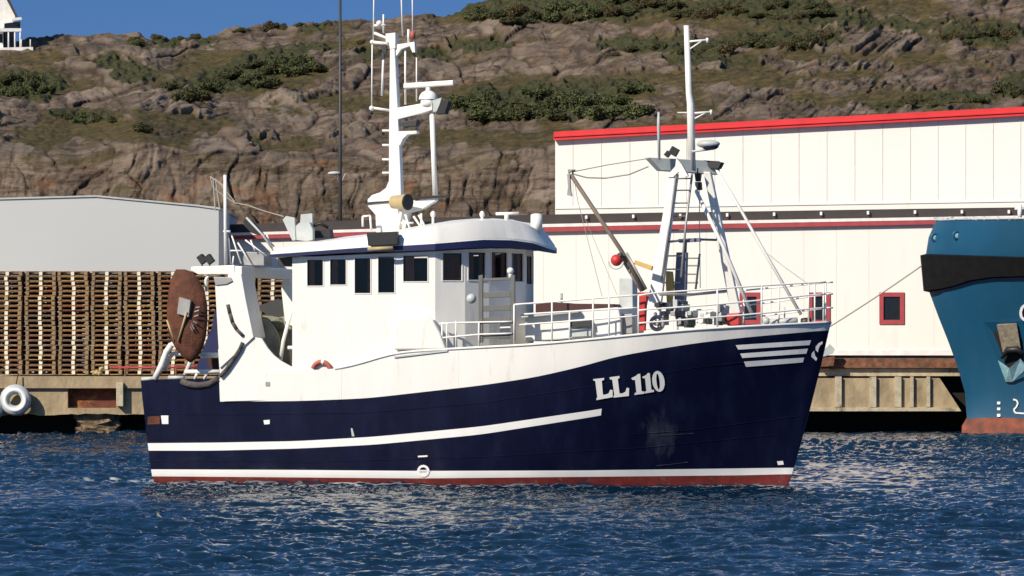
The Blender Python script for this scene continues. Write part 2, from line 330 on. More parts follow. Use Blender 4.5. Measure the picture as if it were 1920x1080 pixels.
def rock_mat():
    m = bpy.data.materials.new('rocky_hillside'); m.use_nodes = True
    n = m.node_tree.nodes; l = m.node_tree.links; p = n['Principled BSDF']; p.inputs['Roughness'].default_value = .95; p.inputs['Specular IOR Level'].default_value = .15
    tc = n.new('ShaderNodeTexCoord')
    def noise(sc, det=6, st=(1, 1, 1), rough=.6):
        mp = n.new('ShaderNodeMapping'); mp.inputs['Scale'].default_value = st; l.new(tc.outputs['Object'], mp.inputs[0])
        z = n.new('ShaderNodeTexNoise'); z.inputs['Scale'].default_value = sc; z.inputs['Detail'].default_value = det; z.inputs['Roughness'].default_value = rough
        l.new(mp.outputs[0], z.inputs['Vector']); return z.outputs['Fac']
    def ramp(f, els):
        r = n.new('ShaderNodeValToRGB'); e = r.color_ramp.elements
        e[0].position, e[0].color = els[0][0], (*els[0][1], 1); e[1].position, e[1].color = els[-1][0], (*els[-1][1], 1)
        for q, c in els[1:-1]: x = e.new(q); x.color = (*c, 1)
        l.new(f, r.inputs[0]); return r.outputs[0]
    def mix(f, a, b, mode='MIX'):
        x = n.new('ShaderNodeMix'); x.data_type = 'RGBA'; x.blend_type = mode
        if isinstance(f, float): x.inputs['Factor'].default_value = f
        else: l.new(f, x.inputs['Factor'])
        for s_, q in (('A', a), ('B', b)):
            if isinstance(q, tuple): x.inputs[s_].default_value = (*q, 1)
            else: l.new(q, x.inputs[s_])
        return x.outputs['Result']
    def attr(a): x = n.new('ShaderNodeAttribute'); x.attribute_name = a; return x.outputs['Fac']
    def rng_(f, a, b):
        x = n.new('ShaderNodeMapRange'); x.inputs['From Min'].default_value = a; x.inputs['From Max'].default_value = b; l.new(f, x.inputs[0]); return x.outputs[0]
    rc = ramp(noise(.22, 8, (1, .6, 2)), [(.3, (.105, .080, .064)), (.45, (.155, .116, .090)), (.55, (.20, .152, .117)), (.68, (.26, .21, .165))])
    rc = mix(rng_(noise(.9, 9, (.5, .5, 2.6), .7), .44, .60), rc, (.070, .049, .036))
    rc = mix(rng_(noise(3.5, 8, (.6, 1, 1.6), .7), .54, .70), rc, (.23, .18, .13))
    rc = mix(rng_(noise(.35, 6, (1, 1, 2)), .50, .66), rc, (.085, .068, .034))
    rc = mix(rng_(attr('cell'), .55, 1.), rc, (.25, .195, .15))
    rc = mix(rng_(noise(.5, 6), .56, .7), rc, (.19, .10, .055))
    rc = mix(attr('crack'), (.055, .040, .031), rc)
    gc = ramp(noise(.8, 8, (1, 1, 2)), [(.32, (.040, .038, .014)), (.5, (.085, .066, .024)), (.68, (.14, .098, .040))])
    gc = mix(rng_(noise(2.5, 6), .5, .68), gc, (.045, .030, .020))
    sc = ramp(noise(1.3, 9, (1, 1, 1.5), .7), [(.34, (.026, .028, .012)), (.5, (.050, .050, .020)), (.68, (.095, .086, .036))])
    l.new(mix(attr('scrub'), mix(attr('grass'), rc, gc), sc), p.inputs['Base Color'])
    bp = n.new('ShaderNodeBump'); bp.inputs['Strength'].default_value = .9; bp.inputs['Distance'].default_value = .26
    l.new(noise(2.4, 9, (.55, .7, 2.2), .68), bp.inputs['Height']); l.new(bp.outputs[0], p.inputs['Normal'])
    return m
ck = np.where(T < .28, np.minimum(crk3, crk4 * .4 + .6), np.minimum(crack, crk2 * .4 + .6)) ; ck = np.clip(ck * 1.5, 0, 1)
hill = gridmesh('hill', np.stack([XX, YY, ZZ], -1), rock_mat(), {'grass': grass, 'scrub': scrub, 'crack': np.maximum(np.maximum(ck, grass), .45 * (T < .3)), 'cell': c1 * .6 + c2 * .4})
tagp(hill, 'bare brown granite hillside with heather and grass patches', kind='structure')
def hill_at(px, py):                                  # the surface point seen at that place
    P = CX + F * XX / YY; Q = HY - F * (ZZ - CH) / YY
    d = ((P - px) / 1.0) ** 2 + (Q - py) ** 2; d[:int(NR * .02)] = 1e9; d[int(NR * .935):] = 1e9
    i = np.unravel_index(np.argmin(d), d.shape); return Vector((XX[i], YY[i], ZZ[i]))
# ground behind the quay
g = MB(); g.add([(-200, 177.7, 2.45), (200, 177.7, 2.45), (200, 215, 2.8), (-200, 215, 2.8)], [(0, 1, 2, 3)])
M['ground'] = mat('gravel_ground', (.16, .14, .12), .95, bump=.5)
tagp(g.build('ground', 'ground'), 'gravel quay ground between the buildings and the hill', kind='structure')

# shrubs -------------------------------------------------------------
def leaf_mat(name, c1_, c2_):
    m = mat(name, c1_, .8, var=0, vscale=1.0, spec=.2)
    n = m.node_tree.nodes; r = [x for x in n if x.type == 'VALTORGB'][0]
    r.color_ramp.elements[0].color = (*c1_, 1); r.color_ramp.elements[1].color = (*c2_, 1)
    nz = [x for x in n if x.type == 'TEX_NOISE'][0]; nz.inputs['Scale'].default_value = 1.3; return m
LM = [leaf_mat('juniper_leaf', (.038, .042, .018), (.088, .088, .036)), leaf_mat('green_leaf', (.046, .058, .022), (.11, .122, .046)), leaf_mat('heather_leaf', (.055, .042, .020), (.105, .085, .038))]
M['bark'] = mat('bark', (.05, .035, .025), .9)
def shrub_mesh(seed, n=1500, leaf=.17):
    r_ = np.random.default_rng(seed); m = MB()
    lobes = [(r_.uniform(-.65, .65), r_.uniform(-.5, .5), r_.uniform(.15, .6), r_.uniform(.28, .5)) for _ in range(9)]
    for _ in range(n):
        a, b_, c, rr_ = lobes[r_.integers(9)]
        d = r_.normal(size=3); d /= np.linalg.norm(d); q = rr_ * r_.uniform(.55, 1.05)
        c0 = np.array([a, b_, c]) + d * q * np.array([1, 1, .75])
        if c0[2] < -.15: continue
        e = r_.normal(size=3); e /= np.linalg.norm(e); f_ = np.cross(e, d + .4 * r_.normal(size=3)); f_ /= np.linalg.norm(f_) + 1e-9
        sz = leaf * r_.uniform(.3, .65)
        m.add([c0 - e * sz - f_ * sz * .6, c0 + e * sz - f_ * sz * .6, c0 + e * sz * .7 + f_ * sz * .6, c0 - e * sz * .7 + f_ * sz * .6], [(0, 1, 2, 3)])
    return m
protos = []
for i in range(6):
    o = shrub_mesh(100 + i, 2600, .105).build('shrub', LM[i % 3], fix=False)
    sm = MB()
    for k in range(5):
        a = random.uniform(0, 6.28); sm.tube([(0, 0, -.3), (.15 * math.cos(a), .15 * math.sin(a), .1), (.45 * math.cos(a), .4 * math.sin(a), .45)], [.05, .035, .012], n=5)
    st = sm.build('stem', 'bark', o); protos.append((o, st)); o.hide_render = False
usedp = set()
def put_shrub(px, py, wpx, hpx, kind, label, group):
    v_ = kind + 3 * random.randint(0, 1); p = hill_at(px, py + hpx * .35)
    k = p.y / F
    src, st = protos[v_]
    if v_ in usedp: o = src.copy(); COL.objects.link(o); s2_ = st.copy(); COL.objects.link(s2_); s2_.parent = o
    else: o = src; usedp.add(v_)
    o.location = (p.x, p.y + .3, p.z - .1); o.scale = (wpx * k / 1.8, wpx * k / 1.8, hpx * k / 1.0); o.rotation_euler = (0, 0, random.uniform(0, 6.28))
    tagp(o, label, 'shrub', group)
G = 'shrubs growing on the rocky hillside'
def patch(n, x0, y0, x1, y1, halfh, w_, h_, kinds, label):
    w_ *= .8; h_ *= .72
    for i in range(n):
        s_ = (i + .5) / n; lab_ = (label + ', ' + (ORD[i] if i else 'first') + ' from the left') if n > 1 else label; x = x0 + (x1 - x0) * s_ + random.uniform(-.35, .35) * abs(x1 - x0) / n; y = y0 + (y1 - y0) * s_ + random.uniform(-halfh, halfh)
        put_shrub(x, y, 1.25 * w_ * random.uniform(.7, 1.2), 1.25 * h_ * random.uniform(.7, 1.2), random.choice(kinds), lab_, G)
patch(22, 325, 168, 590, 115, 20, 62, 34, [0, 0, 1], 'shrub in the big dark sloping thicket')
patch(30, 855, 205, 1215, 185, 24, 70, 36, [1, 1, 0], 'shrub in the wide green thicket above the warehouse')
patch(8, 5, 155, 95, 170, 14, 48, 30, [0, 1], 'shrub in the thicket below the house')
patch(7, 105, 218, 215, 224, 7, 36, 20, [0, 1], 'low shrub above the left grass patch')
patch(1, 265, 238, 266, 238, 1, 46, 34, [0], 'single round dark shrub standing alone on the left grass')
patch(22, 870, 30, 1240, 8, 18, 60, 30, [0, 2, 1], 'olive hilltop shrub right of the radar mast')
patch(14, 1250, 12, 1560, 22, 14, 56, 24, [0, 2], 'low brown shrub on the top edge above the bow')
patch(12, 1345, 82, 1560, 70, 12, 54, 26, [2, 0, 2], 'brownish shrub right of the forward mast top')
patch(7, 1780, 68, 1900, 64, 9, 50, 24, [0, 2], 'dark shrub in the upper right clump')
patch(3, 1885, 172, 1925, 168, 9, 50, 32, [0, 1], 'shrub above the right end of red roof')
patch(4, 250, 71, 385, 69, 3, 34, 16, [0, 2], 'low skyline shrub above the left slope')
patch(2, 445, 54, 470, 55, 2, 26, 14, [0], 'small skyline bush left of the dark pole')
patch(2, 508, 50, 530, 48, 2, 34, 22, [2], 'tallest leafy bush on the left skyline')
patch(3, 555, 46, 620, 42, 2, 22, 12, [2, 0], 'tiny skyline bush beside the dark pole')
patch(2, 250, 78, 262, 78, 2, 30, 26, [1], 'yellow green bush starting the skyline row')
patch(8, 1640, 196, 1860, 184, 6, 44, 16, [1, 2], 'low bush on grass above the red roof')
patch(5, 1130, 95, 1330, 85, 8, 44, 20, [2, 0], 'heather bush left of the forward mast top')
patch(3, 640, 78, 830, 120, 10, 34, 14, [2], 'small heather bush near the radar mast')
for o, st in protos:
    if protos.index((o, st)) not in usedp: bpy.data.objects.remove(st); bpy.data.objects.remove(o)

# ------------------------------------------------------------------ hilltop house
M['housewhite'] = mat('house_white', (.70, .69, .66), .7)
Yh = 322.; hk = Yh / F
hs_ = empty('house', W(-14, 96, Yh), label='white gabled house with a dark balcony at the top left of the hill', cat='house')
def hl(px, py, dy=0): v_ = W(px, py, Yh + dy); return v_ - Vector(hs_.location)
m = MB()
gab = [(-50, 92), (-50, 30), (-14, -52), (28, 30), (28, 52), (6, 52), (6, 92)]
m.slab([hl(a, b_) for a, b_ in gab], [hl(a, b_, 8) - Vector((0, 0, 0)) for a, b_ in gab]); m.build('wall', 'housewhite', hs_)
m = MB(); m.slab([hl(-14, -64, -.4), hl(34, 32, -.4), hl(29, 32, -.4), hl(-14, -52, -.4)], [hl(-14, -64, 8.4), hl(34, 32, 8.4), hl(29, 32, 8.4), hl(-14, -52, 8.4)])
m.slab([hl(-14, -64, -.4), hl(-58, 32, -.4), hl(-53, 32, -.4), hl(-14, -52, -.4)], [hl(-14, -64, 8.4), hl(-58, 32, 8.4), hl(-53, 32, 8.4), hl(-14, -52, 8.4)]); m.build('roof', 'dark', hs_)
m = MB(); m.slab([hl(a, b_, -1.8) for a, b_ in [(-20, 59), (40, 59), (40, 53), (-20, 53)]], [hl(a, b_, .0) for a, b_ in [(-20, 59), (40, 59), (40, 53), (-20, 53)]])
for x in (38, 28, 16): m.tube([hl(x, 94, -1.7), hl(x, 56, -1.7)], .06, n=6)
m.slab([hl(a, b_, -1.8) for a, b_ in [(22, 39), (41, 37), (40, 32), (22, 34)]], [hl(a, b_, 1) for a, b_ in [(22, 39), (41, 37), (40, 32), (22, 34)]])
m.build('balcony', 'housewhite', hs_)
m = MB(); m.slab([hl(a, b_, -.03) for a, b_ in [(8, 53), (38, 53), (38, 40), (8, 44)]], [hl(a, b_, 1) for a, b_ in [(8, 53), (38, 53), (38, 40), (8, 44)]])
m.slab([hl(a, b_, -.03) for a, b_ in [(-12, 80), (5, 80), (5, 64), (-12, 64)]], [hl(a, b_, .2) for a, b_ in [(-12, 80), (5, 80), (5, 64), (-12, 64)]])
m.slab([hl(a, b_, .6) for a, b_ in [(6, 91), (26, 91), (26, 60), (6, 60)]], [hl(a, b_, 1.4) for a, b_ in [(6, 91), (26, 91), (26, 60), (6, 60)]])
m.build('window', 'darkglass', hs_)
m = MB(); m.slab([hl(a, b_, -2.2) for a, b_ in [(-30, 96), (62, 96), (62, 88), (-30, 90)]], [hl(a, b_, 1) for a, b_ in [(-30, 96), (62, 96), (62, 88), (-30, 90)]])
for x in (40, 57): m.tube([hl(x, 90, -2.1), hl(x, 74, -2.1)], .05, n=6)
m.build('terrace', 'housewhite', hs_)

# ------------------------------------------------------------------ buildings
M['wallwhite'] = mat('white_cladding', (.74, .725, .68), .6, var=.02, vscale=.6, dirt=(.60, .56, .48), dscale=.8, dlo=.58, dhi=.9, stretch=(1, 1, .2))
M['fascia'] = mat('red_fascia', (.62, .020, .024), .45, var=.12, vscale=1.5)
M['fasciadull'] = mat('dull_red_trim', (.33, .035, .045), .6)
M['whitetrim'] = mat('white_trim', (.75, .68, .66), .6)
M['darkroof'] = mat('dark_roof', (.035, .028, .026), .8)
M['joint'] = mat('panel_joint', (.60, .575, .53), .8)
M['shedgrey'] = mat('grey_shed', (.52, .535, .535), .7, var=.012, vscale=.3)
TH = R(16)
bf = Frame((0, 181, 0), TH)                         # local x runs right (and nearer), y into the building
white = empty('white_warehouse', (0, 181, 0), -TH, label='long white panelled warehouse with bright red roof edge and red framed windows', cat='warehouse')
def prism(m, pts, y0, y1, mi=0, fr=bf):
    f_ = [fr.b(a, b_, y0) for a, b_ in pts]; m.slab(f_, [Vector((p.x, y1, p.z)) for p in f_], mi)
# lower storey: wall split round the window openings
zb = 3.18
LW = [(1197, 1238), (1388, 1426), (1517, 1556), (1650, 1695)]
def wall_holes(m, fr, xs_, pxbreaks, rows, holes, y, thick):
    pass
m = MB()
xl = bf.b(425, 500, 0).x; xr = bf.b(2050, 500, 0).x
def zline(px, pts, y=0): return bf.zf(bf.b(px, 500, y).x, y, float(interp(px, pts)))
TOPL = [(425, 447), (1040, 433), (1750, 421), (2050, 415)]
cuts = sorted([425, 2050] + [c for h in LW for c in h])
for a, b_ in zip(cuts[:-1], cuts[1:]):
    xa, xb = bf.b(a, 0, 0).x, bf.b(b_, 0, 0).x; za, zb2 = zline(a, TOPL), zline(b_, TOPL)
    if (a, b_) in LW:
        zt = bf.zf(xb, 0, 549); zl = bf.zf(xb, 0, 607)
        m.slab([(xa, 0, zb), (xb, 0, zb), (xb, 0, zl), (xa, 0, zl)], [(xa, .3, zb), (xb, .3, zb), (xb, .3, zl), (xa, .3, zl)])
        m.slab([(xa, 0, zt), (xb, 0, zt), (xb, 0, zb2), (xa, 0, za)], [(xa, .3, zt), (xb, .3, zt), (xb, .3, zb2), (xa, .3, za)])
    else: m.slab([(xa, 0, zb), (xb, 0, zb), (xb, 0, zb2), (xa, 0, za)], [(xa, .3, zb), (xb, .3, zb), (xb, .3, zb2), (xa, .3, za)])
m.add([(xl, .3, zb), (xl, 14, zb), (xl, 14, zline(425, TOPL)), (xl, .3, zline(425, TOPL))], [(0, 1, 2, 3)])
m.build('wall', 'wallwhite', white)
m = MB(); m.box2((xl, .31, zb), (xr, .34, bf.zf(0, 0, 470))); m.build('interior', 'inside', white)
for a, b_ in LW:
    xa, xb = bf.b(a, 0, 0).x, bf.b(b_, 0, 0).x; zt = bf.zf(xb, 0, 549); zl = bf.zf(xb, 0, 607)
    m = MB(); t_ = .16
    m.box2((xa - .02, -.06, zl - .02), (xa + t_, .1, zt + .02)); m.box2((xb - t_, -.06, zl - .02), (xb + .02, .1, zt + .02))
    m.box2((xa + t_, -.06, zt - t_), (xb - t_, .1, zt + .02)); m.box2((xa + t_, -.06, zl - .02), (xb - t_, .1, zl + t_))
    fr_ = m.build('window', 'fasciadull', white)
    m = MB(); m.box2((xa + t_, .03, zl + t_), (xb - t_, .06, zt - t_)); m.build('pane', 'darkglass', fr_)
# trim, roof strip
def strip(name, material, px0, px1, top, bot, y0, y1, n=6):
    m = MB(); xs_ = [px0 + (px1 - px0) * i / n for i in range(n + 1)]
    fr_ = [bf.b(x, float(interp(x, top)), y0) for x in xs_] + [bf.b(x, float(interp(x, bot)), y0) for x in xs_[::-1]]
    m.slab(fr_, [Vector((p.x, y1, p.z)) for p in fr_]); return m.build(name, material, white)
strip('white_trim', 'whitetrim', 422, 2050, [(425, 437), (1040, 419), (1750, 407), (2050, 402)], [(425, 442), (1040, 425), (1750, 412.5), (2050, 407)], -.22, .5)
strip('red_trim', 'fasciadull', 422, 2050, [(425, 442), (1040, 425), (1750, 412.5), (2050, 407)], [(425, 449), (1040, 434), (1750, 420.5), (2050, 415)], -.20, .5)
strip('lower_roof', 'darkroof', 424, 2050, [(425, 421), (1040, 401), (1750, 392), (2050, 388)], [(425, 437.5), (1040, 419.5), (1750, 408), (2050, 402.5)], .5, 14)
m = MB()
for px_ in range(1100, 1900, 88):
    p = bf.b(px_, float(interp(px_, [(1040, 408), (1750, 397)])), .42); m.box(p, (.09, .16, .14))
m.build('roof_clip', 'whitetrim', white)
# upper storey
UT = [(1040, 263), (1290, 249), (1920, 217), (2050, 210)]; UB = [(1040, 402), (1750, 391), (2050, 387)]
strip('upper_wall', 'wallwhite', 1041, 2050, UT, UB, .9, 13)
strip('red_fascia', 'fascia', 1038, 2052, [(1040, 247), (1290, 233), (1920, 200), (2050, 193)], UT, .62, 13.4)
m = MB(); strip('fascia_ridge', 'fascia', 1038, 2052, [(1040, 254), (1920, 208), (2050, 201)], [(1040, 257), (1920, 211), (2050, 204)], .56, .66)
m = MB()
for i in range(40):
    px_ = 1074 + i * 53.5 * (1 - i * .0012)
    if px_ > 2040: break
    x = bf.b(px_, 300, .9).x; z1 = bf.zf(x, .9, float(interp(px_, UT)) + 1); z0_ = bf.zf(x, .9, float(interp(px_, UB)) - 12)
    m.box2((x - .014, .885, z0_), (x + .014, .905, z1))
x0 = bf.b(1042, 390, .9).x; x1_ = bf.b(2049, 380, .9).x
for i in range(44):
    px_ = 470 + i * 61.0
    if px_ > 2040: break
    x = bf.b(px_, 500, 0).x
    if any(a - 6 < px_ < b_ + 6 for a, b_ in LW): continue
    m.box2((x - .008, -.006, zb + .25), (x + .008, .01, zline(px_, TOPL) - .02))
m.build('panel_joint', 'joint', white)
m = MB(); m.slab([(bf.b(1041, 388, .86).x, .86, bf.b(1041, 392, .86).z), (x1_, .86, bf.b(2049, 376, .86).z), (x1_, .86, bf.b(2049, 372, .86).z), (bf.b(1041, 388, .86).x, .86, bf.b(1041, 388, .86).z)],
                 [(bf.b(1041, 388, .86).x, .9, bf.b(1041, 392, .86).z), (x1_, .9, bf.b(2049, 376, .86).z), (x1_, .9, bf.b(2049, 372, .86).z), (bf.b(1041, 388, .86).x, .9, bf.b(1041, 388, .86).z)]); m.build('ledge', 'wallwhite', white)
m = MB(); m.box2((xl, -.05, zb - .0), (xr, -.003, zb + .22)); m.build('plinth', 'whitetrim', white)

# grey shed on the left
Ys = 178.
shed = empty('grey_shed', W(200, 705, Ys), label='plain pale grey shed with low gable behind the stacked pallets', cat='shed')
def sl(px, py, dy=0): return W(px, py, Ys + dy) - Vector(shed.location)
m = MB(); pg = [(-260, 705), (410, 705), (410, 391), (370, 386), (180, 368), (0, 373), (-260, 381)]
m.slab([sl(*p) for p in pg], [sl(*p) + Vector((0, 12, 0)) for p in pg]); m.build('wall', 'shedgrey', shed)
m = MB(); rp = [(413, 393), (413, 389), (370, 384), (180, 366), (0, 371), (-260, 379), (-260, 382), (0, 374), (180, 369), (370, 387)]
m.slab([sl(*p) - Vector((0, .06, 0)) for p in rp], [sl(*p) + Vector((0, 12.1, 0)) for p in rp]); m.build('roof_edge', 'palegrey', shed)
# dark pole behind the boat
pl = empty('lamp_post', W(638, 640, 197.), label='tall thin dark pole with small pale lamp arms rising behind the wheelhouse', cat='lamp post')
m = MB(); b0 = Vector(pl.location); m.tube([(0, 0, 0), W(638, 300, 197.) - b0, W(638, -60, 197.) - b0], [.10, .075, .055], n=8); m.build('pole', 'dark', pl)
m = MB()
for sgn in (-1, 1):
    m.tube([W(638, 348, 197.) - b0, W(638 + sgn * 9, 326, 197.) - b0, W(638 + sgn * 14, 326, 197.) - b0], .02, n=6)
m.ball(W(627, 325, 197.) - b0, (.32, .2, .10), nu=12, nv=6); m.build('lamp_head', 'palegrey', pl)

# ------------------------------------------------------------------ quay
M['conc'] = mat('weathered_concrete', (.37, .285, .175), .95, var=.25, vscale=1.5, bump=.6, bscale=6, dirt=(.20, .14, .08), dscale=1.2, dlo=.5, dhi=.75, stretch=(1, 1, .6))
M['conclight'] = mat('pale_concrete', (.48, .41, .29), .95, var=.2, vscale=4, bump=.5, dirt=(.10, .08, .05), dscale=2.5, dlo=.55, dhi=.75)
M['rustwall'] = mat('rust_stained_recess', (.13, .038, .020), .9, var=.4, vscale=3, bump=.6, dirt=(.36, .15, .04), dscale=2.2, dlo=.48, dhi=.66)
M['shadeblack'] = mat('shade_black', (.012, .011, .010), .95)  # near-black colour that paints deep shade
M['brick'] = mat('rusty_brown_beam', (.20, .085, .045), .9, var=.5, vscale=5, bump=.5, dirt=(.09, .06, .04), dscale=4, dlo=.5, dhi=.7)
M['barn'] = mat('barnacled_stone', (.20, .14, .085), .95, var=.5, vscale=3, bump=1., bscale=5, dirt=(.05, .03, .02), dscale=2, dlo=.48, dhi=.6)
QY = 166.6
quay = empty('quay', (0, QY, 0), label='weathered tan concrete quay carried over dark open water under the pallets', cat='quay')
def q(px, py, dy=0): return W(px, py, QY + dy) - Vector((0, QY, 0))
def qslab(m, pts, dy0, dy1, mi=0): f_ = [q(a, b_, dy0) for a, b_ in pts]; m.slab(f_, [Vector((p.x, dy1, p.z)) for p in f_], mi)
def rough_edge(x0, x1, y, amp, step): return [(x, y + random.uniform(-amp, amp)) for x in np.arange(x0, x1, step)]
m = MB(); top = 728
edge = [(1210, 777)] + rough_edge(-900, 1200, 777.5, 2.2, 13)[::-1] + [(-905, 777)]
# face with the rusty recess left open between 127 and 218
qslab(m, [(-905, 728)] + [(-905, 777)] + rough_edge(-900, 126, 777.5, 2.2, 13) + [(127, 777), (127, 728)], 0, 1.2)
qslab(m, [(127, 765), (127, 777)] + rough_edge(133, 216, 777, 2, 13) + [(218, 777), (218, 765)], 0, 1.2)
qslab(m, [(218, 728), (218, 777)] + rough_edge(225, 1200, 776.5, 2, 13) + [(1210, 777), (1210, 728)], 0, 1.2)
m.build('face', 'conc', quay)
m = MB(); qslab(m, [(-905, 706), (-905, 727.8), (1210, 727.8), (1210, 706)], -.15, 11); m.build('deck_edge', 'conc', quay)
m = MB(); qslab(m, [(120, 722), (120, 772), (224, 772), (224, 722)], .35, .6); m.build('rusty_recess', 'rustwall', quay)
m = MB(); qslab(m, [(-905, 770), (-905, 840), (1210, 840), (1210, 770)], 1.6, 1.9); m.build('shade_sheet', 'shadeblack', quay)  # black sheet standing in for the shade below the open deck
m = MB()
for x in (184, -330, 700): 
    # crumbling pier: a lumpy block
    bm_ = []
    for j in range(9):
        ring = []
        for k in range(16):
            a = 2 * math.pi * k / 16; rr_ = 1 + .14 * math.sin(k * 2.3 + j * 1.7) + random.uniform(-.1, .1)
            c_ = q(x, 776 + j * 6.5, .8); ring.append((c_.x + .82 * rr_ * math.copysign(abs(math.cos(a)) ** .6, math.cos(a)), c_.y + .6 * rr_ * math.sin(a), c_.z))
        bm_ += ring
    m = MB(); m.add(bm_, [(j * 16 + k, j * 16 + (k + 1) % 16, (j + 1) * 16 + (k + 1) % 16, (j + 1) * 16 + k) for j in range(8) for k in range(16)])
    m.build('pier', 'barn', quay)
m = MB(); qslab(m, [(218, 717), (231, 717), (231, 762), (218, 762)], -.32, -.01); m.build('post', 'conclight', quay, bevel=.02)
# right quay
Q2 = 173.2
rq = empty('loading_quay', (0, Q2, 0), label='stepped concrete quay wall with rusty beam below the white warehouse', cat='quay')
def q2(px, py, dy=0): return W(px, py, Q2 + dy) - Vector((0, Q2, 0))
def s2l(m, pts, dy0, dy1, mi=0): f_ = [q2(a, b_, dy0) for a, b_ in pts]; m.slab(f_, [Vector((p.x, dy1, p.z)) for p in f_], mi)
m = MB(); s2l(m, [(1215, 672), (2100, 672), (2100, 690), (1215, 690)], -.1, 9); m.build('beam', 'brick', rq)
m = MB(); s2l(m, [(1215, 691), (2100, 691), (2100, 705), (1215, 705)], .1, 3); m.build('ledge', 'conclight', rq)
m = MB(); s2l(m, [(1215, 709), (1762, 709), (1798, 764), (1215, 764)], -.35, 1.); m.build('panel', 'conc', rq)
m = MB(); s2l(m, [(1215, 764), (1798, 764), (1802, 771), (1215, 771)], -.55, 1.); m.build('kerb', 'conclight', rq)
for x in (1350, 1430, 1572, 1637, 1684, 1707, 1738):
    m = MB(); s2l(m, [(x - 6 * (x < 1690), 706), (x + 6, 706), (x + 6, 763), (x - 6 * (x < 1690), 763)], -.5, -.36)
    m.build('rib', 'conclight', rq)
m = MB(); s2l(m, [(1215, 705), (2100, 705), (2100, 840), (1215, 840)], 2.2, 2.6); s2l(m, [(1762, 709), (2100, 709), (2100, 770), (1800, 770)], .8, 1.2)  # black slabs: painted shade below the quay, then the blue ship's shadow
m.build('shade_sheet', 'shadeblack', rq)
# fender tyre
def tyre(px, py, dy):
    o = MB(); c = q(px, py, dy) + Vector((0, QY, 0))
    e = empty('fender_tyre', c)
    o.torus((0, 0, 0), .42, .20, (1, 0, 0), (0, 0, 1)); o.build('tyre', 'palegrey', e)
    o = MB(); o.torus((0, -.15, 0), .40, .095, (1, 0, 0), (0, 0, 1)); o.build('painted_ring', 'stripe', e)
    o = MB(); o.tube([(0, 0, .5), (.1, .1, 1.05)], .025); o.build('chain', 'rust', e)
    return e
tagp(tyre(29, 750, -.42), 'white ringed tyre fender hanging whole on the left quay face', 'tyre fender')
tagp(tyre(-22, 764, -.42), 'tyre fender cut by the left edge of the photo, lower than its neighbour', 'tyre fender')
# orange rail in front of the pallets
m = MB(); b0 = W(200, 704, 167.2); rl = empty('guard_rail', b0, label='low orange red pipe rail in front of the pallets at the quay edge', cat='rail')
m.tube([W(205, 689, 167.2) - b0, W(420, 689, 167.2) - b0], .045); m.build('pipe', 'ropeorange' if 'ropeorange' in M else 'fasciadull', rl)
m = MB()
for x in (235, 330, 415): m.tube([W(x, 689, 167.2) - b0, W(x, 712, 167.2) - b0], .04)
m.build('post', 'brick', rl)
m = MB(); b0 = W(182, 704, 167.0)
for k in range(14): m.ball((random.uniform(-.2, .2), random.uniform(-.1, .1), random.uniform(.05, .32)), (random.uniform(.06, .16), .1, random.uniform(.04, .1)), nu=7, nv=5)
o = m.build('straw_bundle', 'tan'); o.location = b0; tagp(o, 'small yellow tan heap lying at the foot of the fourth pallet stack', 'bundle')

# pallets ------------------------------------------------------------
PH = 4.14 / 21; PZ = PH / .1533
WC = [(.36, .195, .085), (.25, .16, .095), (.46, .27, .10), (.34, .14, .055)]
WM = [mat('pallet_wood', c, .9, var=.4, vscale=6, bump=.3, bscale=30) for c in WC]
WM.append(mat('new_pallet_wood', (.40, .23, .085), .85, var=.25, vscale=5))
M['blockwhite'] = mat('white_block', (.78, .70, .54), .8, var=.2, vscale=9)
M['blocktan'] = mat('block_tan', (.26, .18, .10), .8, var=.3, vscale=9)
def pallet_mesh(wm, centre):
    m = MB(); wx, wy = 1.2, 1.0
    for i in range(3):
        for j in range(3): m.box(((i - 1) * .53, (j - 1) * .42, .068), (.14, .14, .086), 1 if i == 1 else 2)
    for j in range(3): m.box((0, (j - 1) * .42, .121), (wx, .12, .018), 0)
    for j in range(3): m.box((0, (j - 1) * .42, .013), (wx, .11, .020), 0)
    for i in range(6): m.box((-.52 + i * .208, 0, .139), (.196, wy, .016), 0)
    m.box((0, -wy / 2 - .004, .072), (.125, .03, .118), 1)
    for sx in (-1, 1): m.box((sx * .535, -wy / 2 - .002, .07), (.115, .02, .112), 2)
    m.v = [(x, y, z * PZ) for x, y, z in m.v]
    return m.build('wooden_pallet', [wm, centre, 'blocktan'], fix=True)
pm = [pallet_mesh(w_, 'blockwhite') for w_ in WM[:4]] + [pallet_mesh(WM[4], 'tan')]
first = [True] * 5
SC = [(13, 'in the leftmost pallet stack'), (77, 'in the second pallet stack from the left'), (138, 'in the third pallet stack from the left'), (200, 'in the fourth pallet stack from the left'),
      (262, 'in the fifth stack, left of rusty door'), (324, 'in stack half hidden by rusty door'), (386, 'in stack between rusty door and gallows'), (450, 'in stack behind the white gallows leg'), (512, 'in stack seen through opening behind wheelhouse')]
PYc = 168.6
